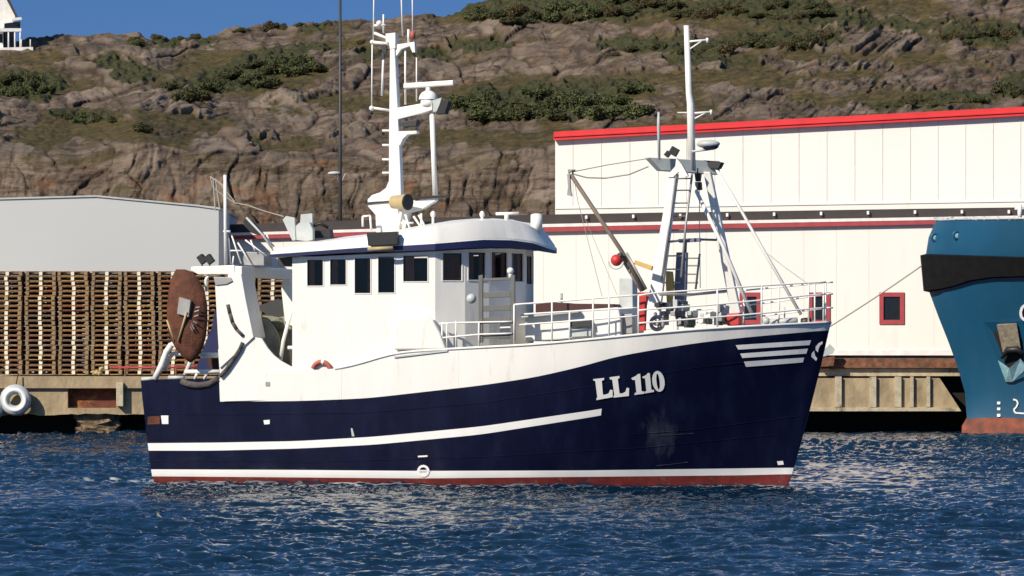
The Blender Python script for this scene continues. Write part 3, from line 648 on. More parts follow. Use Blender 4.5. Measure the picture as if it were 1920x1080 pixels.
for si, (px_, lab) in enumerate(SC):
    c_ = W(px_, 704, PYc); wob = 0
    for k in range(21):
        v_ = random.choice([0, 0, 1, 1, 2, 3])
        new = si == 3 and 10 <= k <= 13
        if new: v_ = 4
        if si == 0 and k in (13, 15): v_ = 4
        src = pm[v_]
        if first[v_]: o = src; first[v_] = False
        else: o = src.copy(); COL.objects.link(o)
        wob += random.gauss(0, .012); wob *= .93
        o.location = (c_.x + wob + random.gauss(0, .008), c_.y + .5 + random.gauss(0, .02), 2.42 + k * PH); o.rotation_euler = (0, 0, random.gauss(0, .012))
        l_ = ORD[k] + (' pallet up, fresh yellow wood, ' if v_ == 4 else ' pallet up, ') + lab if k < 20 else 'topmost pallet ' + lab
        tagp(o, l_, 'pallet', 'wooden pallets stacked along the quay')

# the rows of pallets behind the front one, past what one could count
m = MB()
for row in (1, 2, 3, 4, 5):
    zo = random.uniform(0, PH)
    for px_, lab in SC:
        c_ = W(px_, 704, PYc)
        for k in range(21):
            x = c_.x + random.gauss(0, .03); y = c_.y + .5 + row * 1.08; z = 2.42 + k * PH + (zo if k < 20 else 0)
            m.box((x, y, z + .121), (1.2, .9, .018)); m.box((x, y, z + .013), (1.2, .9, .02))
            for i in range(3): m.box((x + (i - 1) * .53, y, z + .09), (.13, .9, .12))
tagp(m.build('pallet_rows', mat('shade_dark_pallet_wood', (.07, .042, .025), .9), fix=False), 'rear rows of brown pallets glimpsed dark through the front stacks', kind='stuff')  # wood colour darkened so the gaps between front stacks look shaded
# ------------------------------------------------------------------ the fishing boat
BO = (-0.69, 110.0, 0.0); BT = R(14)
fb = Frame(BO, BT); b = fb.b
boat = empty('fishing_boat', BO, -BT, label='navy blue and white fishing boat numbered LL 110 with white wheelhouse and masts', cat='fishing boat')
HBd = [(0, 2.45), (.08, 2.6), (.2, 2.72), (.35, 2.75), (.6, 2.75), (.68, 2.66), (.76, 2.42), (.84, 1.95), (.90, 1.42), (.95, .85), (.98, .42), (1, .05)]
HBw = [(0, 2.0), (.1, 2.35), (.3, 2.55), (.5, 2.45), (.62, 2.1), (.74, 1.5), (.85, .82), (.93, .36), (.98, .12), (1, .04)]
ug = np.linspace(0, 1, 400); hd = smooth(interp(ug, HBd), 21); hw = smooth(interp(ug, HBw), 21); hd[-1] = .05; hw[-1] = .04
def xs_(z): return float(np.interp(z, [-1.2, 0, 2.66], [b(300, 905, -2.2).x, b(283, 905, -2.2).x, b(264, 712, -2.45).x]))
def xe_(z): return float(np.interp(z, [-1.2, 0, .3, 1.6, 3.0, 4.2, 5], [b(1440, 893, 0).x, b(1478, 893, 0).x, b(1486, 875, 0).x, b(1512, 775, 0).x, b(1538, 680, 0).x, b(1558, 607, 0).x, b(1570, 560, 0).x]))
def hb(u, z):
    zd = 2.7 + 1.5 * max(0, u - .35) / .65; v_ = min(max(z / zd, -.45), 1.15)
    d = float(np.interp(u, ug, hd)); w_ = float(np.interp(u, ug, hw))
    if v_ < 0: return w_ * (1 + v_ * .9)
    v_ = v_ if v_ < .8 else .8 + .45 * (v_ - .8)
    k = (v_ / .89) ** (.75 if u < .5 else .75 + .35 * (u - .5) * 2)
    return w_ + (d - w_) * k
def onhull(px, py):
    y = -2.4
    for i in range(30):
        p = b(px, py, y); z = p.z; u_ = (p.x - xs_(z)) / (xe_(z) - xs_(z)); u_ = min(max(u_, 0), 1)
        y = .5 * y - .5 * hb(u_, z)
    p = b(px, py, y); u_ = (p.x - xs_(p.z)) / (xe_(p.z) - xs_(p.z)); return min(max(u_, 0), 1), p.z, Vector((p.x, y, p.z))
NU = 150; U = np.linspace(0, 1, NU) ** .9
U = np.sort(np.append(U[1:-1], [0, 1])); 
def curve(pts):
    px = np.linspace(pts[0][0], pts[-1][0], 70); py = smooth(interp(px, pts), 5)
    q_ = [onhull(a, c)[:2] for a, c in zip(px, py)]
    return np.interp(U, [a[0] for a in q_], [a[1] for a in q_])
zbb = curve([(283, 893), (540, 895), (790, 897), (1100, 894), (1400, 891), (1474, 889)])
zbt = curve([(283, 880), (540, 881), (790, 883), (1100, 882), (1400, 878), (1474, 877)])
zrb = curve([(270, 845), (400, 845), (560, 841), (700, 834), (900, 815), (1122, 780), (1300, 745), (1520, 700)])
zrt = curve([(270, 831), (400, 830), (560, 827), (700, 819), (900, 800), (1133, 766), (1300, 731), (1524, 686)])
zwb = curve([(266, 753), (420, 753), (560, 752), (687, 747), (900, 723), (1000, 708), (1040, 699), (1100, 685), (1148, 670), (1220, 657), (1293, 645), (1383, 634), (1460, 627), (1553, 619)])
zsh = curve([(265, 712), (414, 712), (480, 700), (566, 694), (620, 693), (660, 686), (740, 661), (830, 655), (1000, 646), (1100, 637), (1200, 627), (1300, 618), (1400, 612), (1558, 604)])
uW = onhull(416, 735)[0]; uR = onhull(1128, 772)[0]
rows = [(-1.1 + 0 * zbb, 2), (-.3 + 0 * zbb, 2), (zbb, 2), (zbt, 1), ((zbt * .5 + zrb * .5), 0), (zrb, 0), (zrt, 3), (zrt * .5 + zwb * .5, 0), (zwb, 0), (zwb * .5 + zsh * .5, 4), (zsh, 4)]
m = MB()
def hullpt(u_, z, s_): x = xs_(z) + u_ * (xe_(z) - xs_(z)); return (x, s_ * hb(u_, z), z)
for s_ in (-1, 1):
    vs = [hullpt(U[i], z[i], s_) for z, _ in rows for i in range(NU)]
    o0 = len(m.v); m.v += vs
    for j in range(1, len(rows)):
        k_ = rows[j][1]
        for i in range(NU - 1):
            um = (U[i] + U[i + 1]) / 2
            mi = {0: 0, 2: 2, 1: 1, 3: 1 if um < uR else 0, 4: 3 if um > uW else 0}[k_]
            m.f.append((o0 + (j - 1) * NU + i, o0 + (j - 1) * NU + i + 1, o0 + j * NU + i + 1, o0 + j * NU + i)); m.mi.append(mi); m.sm.append(True)
# transom
tr = [[hullpt(0, z[0], s_) for s_ in (-1, 1)] for z, _ in rows]
for j in range(1, len(rows)):
    m.add([tr[j - 1][0], tr[j - 1][1], tr[j][1], tr[j][0]], [(0, 1, 2, 3)], {0: 0, 1: 1, 2: 2, 3: 1, 4: 0}[rows[j][1]])
# stem cap
m.add([hullpt(1, z[-1], -1) for z, _ in rows] + [hullpt(1, z[-1], 1) for z, _ in rows], [(j, j + 1, len(rows) + j + 1, len(rows) + j) for j in range(len(rows) - 1)], 0)
hull = m.build('hull', ['navy', 'stripe', 'red', 'white'], boat)
# deck and rail capping
m = MB()
zdk = np.where(U > .22, zsh - .06, 2.1)
zdk = zsh - np.interp(U, [0, .12, .2, .24], [.55, .55, .5, .06])
dv = []
for i in range(NU):
    p1 = hullpt(U[i], zdk[i], -1); p2 = hullpt(U[i], zdk[i], 1); dv += [(p1[0], p1[1] + .01, p1[2]), (p2[0], p2[1] - .01, p2[2])]
m.add(dv, [(2 * i, 2 * i + 1, 2 * i + 3, 2 * i + 2) for i in range(NU - 1)]); m.build('deck', 'deck', boat)
m = MB()
for s_ in (-1, 1):
    pts = [Vector(hullpt(U[i], zsh[i], s_)) for i in range(0, NU, 2) if U[i] > .30] + [Vector(hullpt(1, zsh[-1], s_))]
    m.tube(pts, .035, n=6)
m.build('rail_cap', 'white', boat)
def sheer_p(px, off=0.):       # point on the starboard sheer seen at this column
    py = float(interp(px, [(830, 655), (1000, 646), (1100, 637), (1200, 627), (1300, 618), (1400, 612), (1558, 604)])); return onhull(px, py)[2] + Vector((0, off, 0))
# marks on the hull
def decal(polys, name, material, off=.014, parent=boat, sub=True):
    bm = bmesh.new()
    for poly in polys:
        vs = [bm.verts.new((x, y, 0)) for x, y in poly]
        try: bm.faces.new(vs)
        except Exception: pass
    bm.normal_update(); bmesh.ops.triangulate(bm, faces=bm.faces, ngon_method='EAR_CLIP')
    if sub: bmesh.ops.subdivide_edges(bm, edges=[e for e in bm.edges if e.calc_length() > 14], cuts=3, use_grid_fill=False); bmesh.ops.triangulate(bm, faces=bm.faces)
    for v_ in bm.verts: v_.co = onhull(v_.co.x, v_.co.y)[2] + Vector((0, -off, 0))
    me = bpy.data.meshes.new(name); bm.normal_update(); bm.to_mesh(me); bm.free(); me.materials.append(M[material])
    o = bpy.data.objects.new(name, me); COL.objects.link(o); o.parent = parent; return o
def z12(pts): return [(1100 + x / 12, 680 + y / 12) for x, y in pts]
L1 = [(150, 370), (400, 343), (395, 388), (345, 408), (372, 722), (440, 715), (500, 690), (535, 608), (590, 618), (590, 775), (225, 842), (226, 800), (246, 782), (200, 412), (158, 402)]
L2 = [(520, 328), (745, 298), (742, 350), (705, 365), (745, 692), (820, 688), (880, 650), (905, 563), (960, 573), (955, 748), (610, 787), (610, 745), (628, 730), (580, 380), (530, 376)]
A1 = [(1008, 350), (1110, 300), (1160, 255), (1210, 250), (1240, 640), (1300, 650), (1298, 697), (1083, 727), (1085, 685), (1125, 670), (1095, 390), (1040, 388)]
A2 = [(1255, 320), (1340, 280), (1385, 230), (1425, 235), (1462, 610), (1520, 612), (1520, 657), (1308, 692), (1310, 650), (1350, 640), (1320, 350), (1272, 352)]
def zero():
    out = []
    n = 20
    def P_(a, rx, ry, cx, cy): return (cx + rx * math.cos(a) + .10 * ry * math.sin(a), cy + ry * math.sin(a))
    for k in range(n):
        a, c = 2 * math.pi * k / n, 2 * math.pi * (k + 1) / n
        out.append([P_(a, 140, 235, 1620, 420), P_(c, 140, 235, 1620, 420), P_(c, 36, 178, 1612, 424), P_(a, 36, 178, 1612, 424)])
    return out
for poly, nm in ((L1, 'letter'), (L2, 'letter'), (A1, 'digit'), (A2, 'digit')): decal([z12(poly)], nm, 'stripe', sub=False, off=.03)
decal([z12(p) for p in zero()], 'digit', 'stripe', sub=False, off=.03)
for poly in ([(1379.5, 647.2), (1521, 638), (1518, 647), (1384.5, 655.6)], [(1388, 663), (1515, 653.7), (1512, 663), (1392, 671.3)], [(1395, 678), (1508, 670.5), (1505.5, 679.5), (1399, 688)]):
    n_ = 8; A, B_, C_, D_ = poly
    lerp = lambda p, q_, t_: (p[0] + (q_[0] - p[0]) * t_, p[1] + (q_[1] - p[1]) * t_)
    decal([[lerp(A, B_, i / n_), lerp(A, B_, (i + 1) / n_), lerp(D_, C_, (i + 1) / n_), lerp(D_, C_, i / n_)] for i in range(n_)], 'bow_stripe', 'stripe', sub=False)
s5 = lambda pts: [(1360 + x / 5.4, 500 + y / 5.4) for x, y in pts]
decal([s5([(985, 755), (945, 775), (915, 810), (915, 845), (938, 868), (945, 830), (960, 800), (985, 780)])], 'bow_emblem', 'stripe')
decal([s5([(900, 850), (875, 880), (872, 912), (920, 955), (932, 930), (912, 905), (905, 880)])], 'bow_emblem', 'stripe')
m4 = lambda pts: pts
def ringpoly(cx, cy, r0, r1, n=16): return [[(cx + r1 * math.cos(a), cy + r1 * math.sin(a)), (cx + r1 * math.cos(c), cy + r1 * math.sin(c)), (cx + r0 * math.cos(c), cy + r0 * math.sin(c)), (cx + r0 * math.cos(a), cy + r0 * math.sin(a))] for a, c in [(2 * math.pi * k / n, 2 * math.pi * (k + 1) / n) for k in range(n)]]
decal(ringpoly(794, 883, 7, 11.5), 'load_line_mark', 'stripe', off=.02)
decal([[(784, 854.5), (802, 853.5), (802, 856.5), (784, 857.5)], [(782, 881), (806, 881), (806, 884), (782, 884)]], 'load_line_mark', 'stripe', off=.022)
decal([[(1457, 865), (1468, 864), (1470, 871), (1459, 872)]], 'bow_mark', 'stripe')
decal([[(494, 788), (506, 787), (506, 795), (496, 796)]], 'outlet', 'stripe')
decal([[(658, 803), (661, 803), (665, 818), (660, 818)]], 'outlet', 'palegrey')
decal([[(498, 716), (506, 716), (506, 724), (498, 724)]], 'outlet', 'grey')
decal([[(277, 781), (300, 780), (300, 795), (277, 796)]], 'hull_plate', 'rust'); decal([[(302, 779), (316, 779), (316, 795), (304, 795)]], 'hull_plate', 'stripe')
# worn, scuffed lighter patch under the number: wear in the paint itself
M['ladder'] = mat('grey_ladder', (.13, .13, .125), .6)
M['scuff'] = mat('scuffed_paint', (.05, .055, .075), .5, var=.5, vscale=5)
random.seed(11)
def worn_navy():
    m_ = M['navy']; n = m_.node_tree.nodes; l = m_.node_tree.links; p = n['Principled BSDF']; old = p.inputs['Base Color'].links[0].from_socket
    tc = n.new('ShaderNodeTexCoord'); c0 = onhull(1240, 815)[2]
    mp = n.new('ShaderNodeMapping'); mp.vector_type = 'TEXTURE'; mp.inputs['Location'].default_value = tuple(c0); mp.inputs['Scale'].default_value = (.75, 3, 1.0); l.new(tc.outputs['Object'], mp.inputs[0])
    ln = n.new('ShaderNodeVectorMath'); ln.operation = 'LENGTH'; l.new(mp.outputs[0], ln.inputs[0])
    nz = n.new('ShaderNodeTexNoise'); nz.inputs['Scale'].default_value = 1.; nz.inputs['Detail'].default_value = 8; nz.inputs['Roughness'].default_value = .65
    m2 = n.new('ShaderNodeMapping'); m2.inputs['Scale'].default_value = (5, 5, 1.1); l.new(tc.outputs['Object'], m2.inputs[0]); l.new(m2.outputs[0], nz.inputs['Vector'])
    a = n.new('ShaderNodeMath'); a.operation = 'MULTIPLY_ADD'; a.inputs[1].default_value = -.55; a.inputs[2].default_value = .26; l.new(ln.outputs['Value'], a.inputs[0])
    s2 = n.new('ShaderNodeMath'); s2.operation = 'ADD'; l.new(a.outputs[0], s2.inputs[0]); l.new(nz.outputs['Fac'], s2.inputs[1])
    mr = n.new('ShaderNodeMapRange'); mr.inputs['From Min'].default_value = .42; mr.inputs['From Max'].default_value = .95; l.new(s2.outputs[0], mr.inputs[0])
    mx = n.new('ShaderNodeMix'); mx.data_type = 'RGBA'; l.new(mr.outputs[0], mx.inputs['Factor']); l.new(old, mx.inputs['A']); mx.inputs['B'].default_value = (.055, .062, .090, 1)
    l.new(mx.outputs['Result'], p.inputs['Base Color'])
worn_navy()
for (x0, y0, x1, y1) in [(1232, 816, 1300, 812), (1230, 873, 1290, 866)]:
    m = MB(); n_ = 6
    up_ = [onhull(x0 + (x1 - x0) * k / n_, y0 + (y1 - y0) * k / n_ + random.uniform(-.5, .3))[2] + Vector((0, -.012, 0)) for k in range(n_ + 1)]
    dn_ = [onhull(x0 + (x1 - x0) * k / n_, y0 + (y1 - y0) * k / n_ + random.uniform(.8, 1.8))[2] + Vector((0, -.012, 0)) for k in range(n_ + 1)]
    m.add(up_ + dn_, [(k, k + 1, n_ + 2 + k, n_ + 1 + k) for k in range(n_)]); m.build('scrape', 'scuff', boat, fix=False)

for tab in ([(280, 775), (420, 778), (687, 774), (900, 756), (1100, 726), (1300, 690), (1500, 668)], [(280, 864), (600, 866), (900, 857), (1200, 840), (1460, 815)], [(1180, 815), (1300, 806), (1500, 780)]):
    m = MB(); n_ = 70; m.tube([onhull(tab[0][0] + (tab[-1][0] - tab[0][0]) * k / n_, float(interp(tab[0][0] + (tab[-1][0] - tab[0][0]) * k / n_, tab)))[2] for k in range(n_ + 1)], .011, n=4); m.build('weld_seam', 'navy', boat)
for px_ in (640, 860, 1040):
    m = MB(); m.tube([onhull(px_, y_)[2] for y_ in (float(interp(px_, [(640, 690), (860, 656), (1040, 642)])), float(interp(px_, [(640, 748), (860, 728), (1040, 699)])))], .006, n=4); m.build('weld_seam', 'white', boat)

# ------- superstructure helpers in boat space
def pslab(name, pts, y0, y1, material, bevel=0, parent=boat, mside=None):
    m = MB(); f_ = [b(a, c, y0) for a, c in pts]; m.slab(f_, [Vector((p.x, y1, p.z)) for p in f_], 0, 1 if mside else None)
    return m.build(name, [material, mside] if mside else material, parent, bevel=bevel)
def addslab(m, pts, y0, y1, mi=0): f_ = [b(a, c, y0) for a, c in pts]; m.slab(f_, [Vector((p.x, y1, p.z)) for p in f_], mi)
def addtube(m, pts, r, mi=0, n=8): m.tube([b(*p) for p in pts], r, mi, n)

# gallows leg (starboard) with its curved foot, port leg, cross beam
Y0 = -2.76
leg_out = [(403.5, 537), (412, 529), (440, 512), (452, 514), (460, 560), (475, 632), (490, 634), (502, 653), (513, 666), (527, 677), (545, 687), (567, 694), (567, 712), (540, 730), (419, 752.5), (413, 714)]
f_ = [b(a, c, Y0) for a, c in leg_out]
m = MB(); upper = f_[:6] + [f_[15]]
m.slab([b(*p, Y0) for p in [(403.5, 537), (412, 529), (440, 512), (452, 514), (460, 560), (475, 632), (412, 690)]], [Vector((p.x, Y0 + 1.05, p.z)) for p in [b(*p, Y0) for p in [(403.5, 537), (412, 529), (440, 512), (452, 514), (460, 560), (475, 632), (412, 690)]]])
low = [b(*p, -2.70) for p in [(409, 655), (475, 632), (490, 634), (502, 653), (513, 666), (527, 677), (545, 687), (567, 694), (567, 712), (540, 749), (419, 752.5), (413, 714)]]
m.slab(low, [Vector((p.x, -2.62, p.z)) for p in low])
m.build('gallows_leg', 'white', boat)
m = MB(); fl = [Vector((p.x, 1.5, p.z)) for p in [b(*p, Y0) for p in [(436, 537), (440, 512), (452, 514), (475, 632), (455, 712)]]]
m.slab(fl, [Vector((p.x, 2.6, p.z)) for p in fl]); m.build('gallows_leg', 'white', boat)
xa = b(425, 505, Y0).x; xb2 = b(452, 505, Y0).x; za = b(440, 519, Y0).z; zb3 = b(440, 499, Y0).z
m = MB(); m.box2((xa, -2.68, za), (xb2, 2.68, zb3)); m.build('gallows_beam', 'white', boat, bevel=.02)
# lit boom end pointing aft from the beam
pslab('gallows_arm', [(358, 500), (440, 497), (440, 514), (372, 515), (357, 507)], -2.7, -2.35, 'white', .02)
pslab('chafe_pad', [(400, 519), (432, 520), (436, 527), (424, 533), (404, 535)], -2.80, -2.5, 'grey', .01)
m = MB(); addtube(m, [(388, 545, -2.6), (386, 525, -2.6), (394, 512, -2.6), (412, 508, -2.6)], .045); m.build('davit_hook', 'white', boat)
# curved rubber chafing strips
for pts in ([(427, 571), (431, 588), (436, 605), (444, 618), (456, 630)], [(455, 642), (450, 654), (438, 673), (425, 692), (412, 706)]):
    m = MB(); n_ = len(pts)
    for i in range(n_ - 1):
        addtube(m, [(pts[i][0], pts[i][1], Y0 - .01), (pts[i + 1][0], pts[i + 1][1], Y0 - .01)], .05, n=6)
    m.build('chafing_strip', 'rubber', boat)
# stern rubber lip and rails
m = MB(); addtube(m, [(340, 714, -2.62), (352, 720, -2.62), (372, 723, -2.62), (392, 720, -2.62), (410, 710, -2.62)], .085); m.build('chafing_strip', 'rubber', boat)
m = MB(); addtube(m, [(322, 646, -2.5), (312, 660, -2.5), (303, 685, -2.5), (290, 711, -2.5)], .085); addtube(m, [(322, 646, -2.5), (327, 644, -2.3)], .07)
addtube(m, [(309, 694, -2.3), (316, 672, -2.3), (325, 663, -2.3), (352, 663, -2.3), (358, 676, -2.3), (347, 703, -2.3)], .06)
addtube(m, [(347, 697, -2.5), (412, 697, -2.5)], .055); addtube(m, [(377, 666, -2.4), (412, 666, -2.4)], .07)
addtube(m, [(371, 697, -2.5), (365, 711, -2.5)], .04); addtube(m, [(389, 697, -2.5), (383, 711, -2.5)], .04)
m.build('stern_rail', 'white', boat)
m = MB(); addtube(m, [(266, 711, -2.45), (292, 709.5, -2.47)], .05); m.build('bulwark_cap', 'palegrey', boat); m = MB(); addtube(m, [(316, 708, -2.5), (345, 708, -2.52)], .05); m.build('bulwark_cap', 'palegrey', boat)
m = MB(); addslab(m, [(388, 670), (412, 670), (412, 692), (392, 692)], -1.6, -1.); m.build('deck_box', 'maroon', boat)
m = MB(); addslab(m, [(368, 690), (386, 640), (398, 612), (403, 580), (412, 580), (412, 700), (370, 700)], .6, 1.4); m.build('net_pile', 'navytrim', boat)
# interior deck seen through the opening: net drum etc
m = MB()
cx_, cz_ = b(505, 640, 0).x, b(505, 640, 0).z
m.tube([(cx_, -1.9, cz_), (cx_, 1.9, cz_)], .28, n=16); 
for yy_ in (-1.6, -.1, 1.6): m.tube([(cx_, yy_ - .03, cz_ - .12), (cx_, yy_ + .03, cz_ - .12)], .80, n=26)
M['drum'] = mat('drum_paint', (.24, .23, .17), .7, var=.3); m.build('net_drum', 'drum', boat)
m = MB()
for k in range(40):
    m.ball((cx_ + random.uniform(-.35, .35), random.uniform(-1.4, 1.4), cz_ + random.uniform(-.45, .45)), (random.uniform(.12, .3), random.uniform(.15, .3), random.uniform(.1, .25)), nu=8, nv=6)
m.build('net_pile', 'net', boat)
m = MB(); addtube(m, [(526, 676, -2.1), (531, 640, -2.1), (549, 572, -2.1)], .05); addtube(m, [(553, 648, -2.1), (551, 572, -2.1)], .045); addtube(m, [(549, 572, -2.1), (552, 570, -2.1)], .06); addtube(m, [(540, 652, -2.1), (564, 652, -2.1)], .05)
m.build('stair_rail', 'white', boat)
m = MB(); addslab(m, [(542, 655), (566, 655), (567, 694), (545, 688)], -1.7, -1.2); m.build('winch_housing', 'dark', boat)
pslab('workbench', [(478, 575), (500, 590), (520, 600), (548, 598), (548, 575), (520, 560), (500, 568)], 1.8, 2.4, 'dark')

# ------- wheelhouse
YW = -2.60
wh_px = [548, 816]
def wallpt(px, py): return b(px, py, YW)
sidewin = [(576, 606, 487, 536), (619, 649, 486, 534), (665, 695, 484, 550), (709, 740, 481, 549), (756, 802, 479, 528)]
ft = [(816, -2.60), (872, -2.18), (917, -1.62), (956, -1.02), (985, -.45), (1009, .45)]
FPN = [Vector((b(px, 500, y).x, y)) for px, y in ft]
PORT = [Vector((p.x, -p.y)) for p in FPN[:4]][::-1]
# make the plan symmetric: centre facet from y=-.6 to .6, then mirrored
xc_ = FPN[4].x; front_plan = FPN[:5] + [Vector((xc_, .45))] + PORT
print('front plan', [tuple(round(a, 2) for a in p) for p in front_plan])
wh = None
m = MB()
xL, xR = b(548, 500, YW).x, FPN[0].x
ztop = lambda x, y: fb.zf(x, y, float(interp(fb.px(x, y), [(500, 486), (560, 482), (700, 474), (816, 471), (900, 466), (960, 466), (1010, 471), (1100, 480)]))) 
ZB = b(700, 700, YW).z
def wall_quad(m, P0, P1, holes, zt0, zt1, zb_, inset=.07):
    # P0,P1 plan points; holes: (s0,s1,zl,zh) with s along 0..1
    d = (P1 - P0); L_ = d.length; dn = d / L_; nrm = Vector((dn.y, -dn.x))     # outward for starboard running forward
    cuts_ = sorted({0., 1.} | {h[0] for h in holes} | {h[1] for h in holes})
    def pt(s_, z, off=0): q_ = P0 + d * s_ + nrm * off; return (q_.x, q_.y, z)
    for a, c in zip(cuts_[:-1], cuts_[1:]):
        h = [h for h in holes if abs(h[0] - a) < 1e-6 and abs(h[1] - c) < 1e-6]
        ta, tc_ = zt0 + (zt1 - zt0) * a, zt0 + (zt1 - zt0) * c
        if h:
            _, _, zl, zh = h[0]
            m.add([pt(a, zb_), pt(c, zb_), pt(c, zl), pt(a, zl)], [(0, 1, 2, 3)]); m.add([pt(a, zh), pt(c, zh), pt(c, tc_), pt(a, ta)], [(0, 1, 2, 3)])
            m.add([pt(a, zl), pt(c, zl), pt(c, zh), pt(a, zh), pt(a, zl, -inset), pt(c, zl, -inset), pt(c, zh, -inset), pt(a, zh, -inset)], [(0, 1, 5, 4), (1, 2, 6, 5), (2, 3, 7, 6), (3, 0, 4, 7)])
        else: m.add([pt(a, zb_), pt(c, zb_), pt(c, tc_), pt(a, ta)], [(0, 1, 2, 3)])
    return pt
wins = []
S0 = Vector((xL, YW)); S1 = Vector((xR, YW))
hs2 = []
for x0, x1, y0, y1 in sidewin:
    hs2.append(((b(x0, 500, YW).x - xL) / (xR - xL), (b(x1, 500, YW).x - xL) / (xR - xL), wallpt((x0 + x1) / 2, y1).z, wallpt((x0 + x1) / 2, y0).z))
pt = wall_quad(m, S0, S1, hs2, ztop(xL, YW), ztop(xR, YW), ZB); wins += [(S0, S1, h) for h in hs2]
for sgn in (1,):
    hp = [((S1.x - 0 + 0), 0)]
P0p, P1p = Vector((xR, -YW)), Vector((xL, -YW))
hp = [(1 - h[1], 1 - h[0], h[2], h[3]) for h in hs2][::-1]
wall_quad(m, P0p, P1p, hp, ztop(xR, YW), ztop(xL, YW), ZB); wins += [(P0p, P1p, h) for h in hp]
fpx = [(830, 866, 476, 526), (878, 910, 473, 525), (921, 951, 473, 525), (958, 981, 475, 528), (986, 1006, 480, 533)]
NF = len(front_plan) - 1
for i in range(NF):
    A, B_ = front_plan[i], front_plan[i + 1]; j = i if i < 5 else NF - 1 - i
    x0, x1, y0, y1 = fpx[j]
    if i < 5:
        pa, pb = fb.px(A.x, A.y), fb.px(B_.x, B_.y); s0 = max(.1, (x0 - pa) / (pb - pa)); s1_ = min(.9, (x1 - pa) / (pb - pa))
        Cm = A + (B_ - A) * .5; zl, zh = fb.zf(Cm.x, Cm.y, y1), fb.zf(Cm.x, Cm.y, y0)
        if i == 0: Z0l, Z0h = zl, zh
    else: s0, s1_ = .12, .88
    if i == 4: s0, s1_ = .12, .88
    zl, zh = Z0l + .0, Z0h + (.02 if i < 5 else .0)
    if 0 < i < 5: zl, zh = fb.zf(Cm.x, Cm.y, y1), fb.zf(Cm.x, Cm.y, y0)
    wall_quad(m, A, B_, [(s0, s1_, zl, zh)], ztop(A.x, min(A.y, -A.y)), ztop(B_.x, min(B_.y, -B_.y)), ZB); wins.append((A, B_, (s0, s1_, zl, zh)))
# aft wall
zt_ = ztop(xL, YW); m.add([(xL, YW, ZB), (xL, -YW, ZB), (xL, -YW, zt_), (xL, YW, zt_)], [(0, 1, 2, 3)])
wh = m.build('wheelhouse', 'white', boat, fix=False)
# added box, coloured dark to stand for the dim room behind the glass
m = MB(); zf_ = b(700, 575, YW).z
lin = [(xL + .1, YW + .45)] + [(p.x - .35, p.y * .80) for p in front_plan] + [(xL + .1, -YW - .45)]
n_ = len(lin); m.slab([(x, y, zf_) for x, y in lin], [(x, y, zt_ - .02) for x, y in lin]); m.build('dim_room_box', 'inside', wh)
random.seed(5)
for wi, (A, B_, (s0, s1_, zl, zh)) in enumerate(wins):
    d = B_ - A; dn = d.normalized(); nrm = Vector((dn.y, -dn.x)); L_ = d.length
    def pt(s_, z, off): q_ = A + dn * s_ + nrm * off; return (q_.x, q_.y, z)
    a, c = s0 * L_, s1_ * L_; fw = .02
    m = MB()
    def bar(a0, a1, z0_, z1): m.slab([pt(a0, z0_, .015), pt(a1, z0_, .015), pt(a1, z1, .015), pt(a0, z1, .015)], [pt(a0, z0_, -.03), pt(a1, z0_, -.03), pt(a1, z1, -.03), pt(a0, z1, -.03)], 0)
    bar(a - fw, a + .004, zl - fw, zh + fw); bar(c - .004, c + fw, zl - fw, zh + fw); bar(a + .004, c - .004, zl - fw, zl + .004); bar(a + .004, c - .004, zh - .004, zh + fw)
    g_ = .018
    for (a0, a1, z0_, z1) in ((a, a + g_, zl, zh), (c - g_, c, zl, zh), (a + g_, c - g_, zl, zl + g_), (a + g_, c - g_, zh - g_, zh)): m.slab([pt(a0, z0_, -.035), pt(a1, z0_, -.035), pt(a1, z1, -.035), pt(a0, z1, -.035)], [pt(a0, z0_, -.06), pt(a1, z0_, -.06), pt(a1, z1, -.06), pt(a0, z1, -.06)], 3)
    m.add([pt(a, zl, -.05), pt(c, zl, -.05), pt(c, zh, -.05), pt(a, zh, -.05)], [(0, 1, 2, 3)], 1)
    if wi in (0, 1, 4, 10, 11, 13): parts = [(a, a + (c - a) * .42)]
    elif wi in (2, 3): parts = [(c - (c - a) * .25, c)] if wi == 2 else []
    else: parts = [(a, a + (c - a) * .35), (a + (c - a) * .62, a + (c - a) * .95)]
    if 10 <= wi <= 14: parts = [(a, a + (c - a) * (.85 if wi == 10 else .4)), (a + (c - a) * .72, c)]
    for k0, k1 in parts:
        nn = 9; row0 = []; row1 = []
        for q_ in range(nn + 1):
            o_ = -.075 + .012 * math.sin(q_ * 2.6 + wi); s_ = k0 + (k1 - k0) * q_ / nn; row0.append(pt(s_, zl + .01, o_)); row1.append(pt(s_, zh - .01, o_))
        m.add(row0 + row1, [(q_, q_ + 1, nn + 2 + q_, nn + 1 + q_) for q_ in range(nn)], 2)
    m.build('window', ['white', 'glass', 'curtain', 'black'], wh, fix=False)
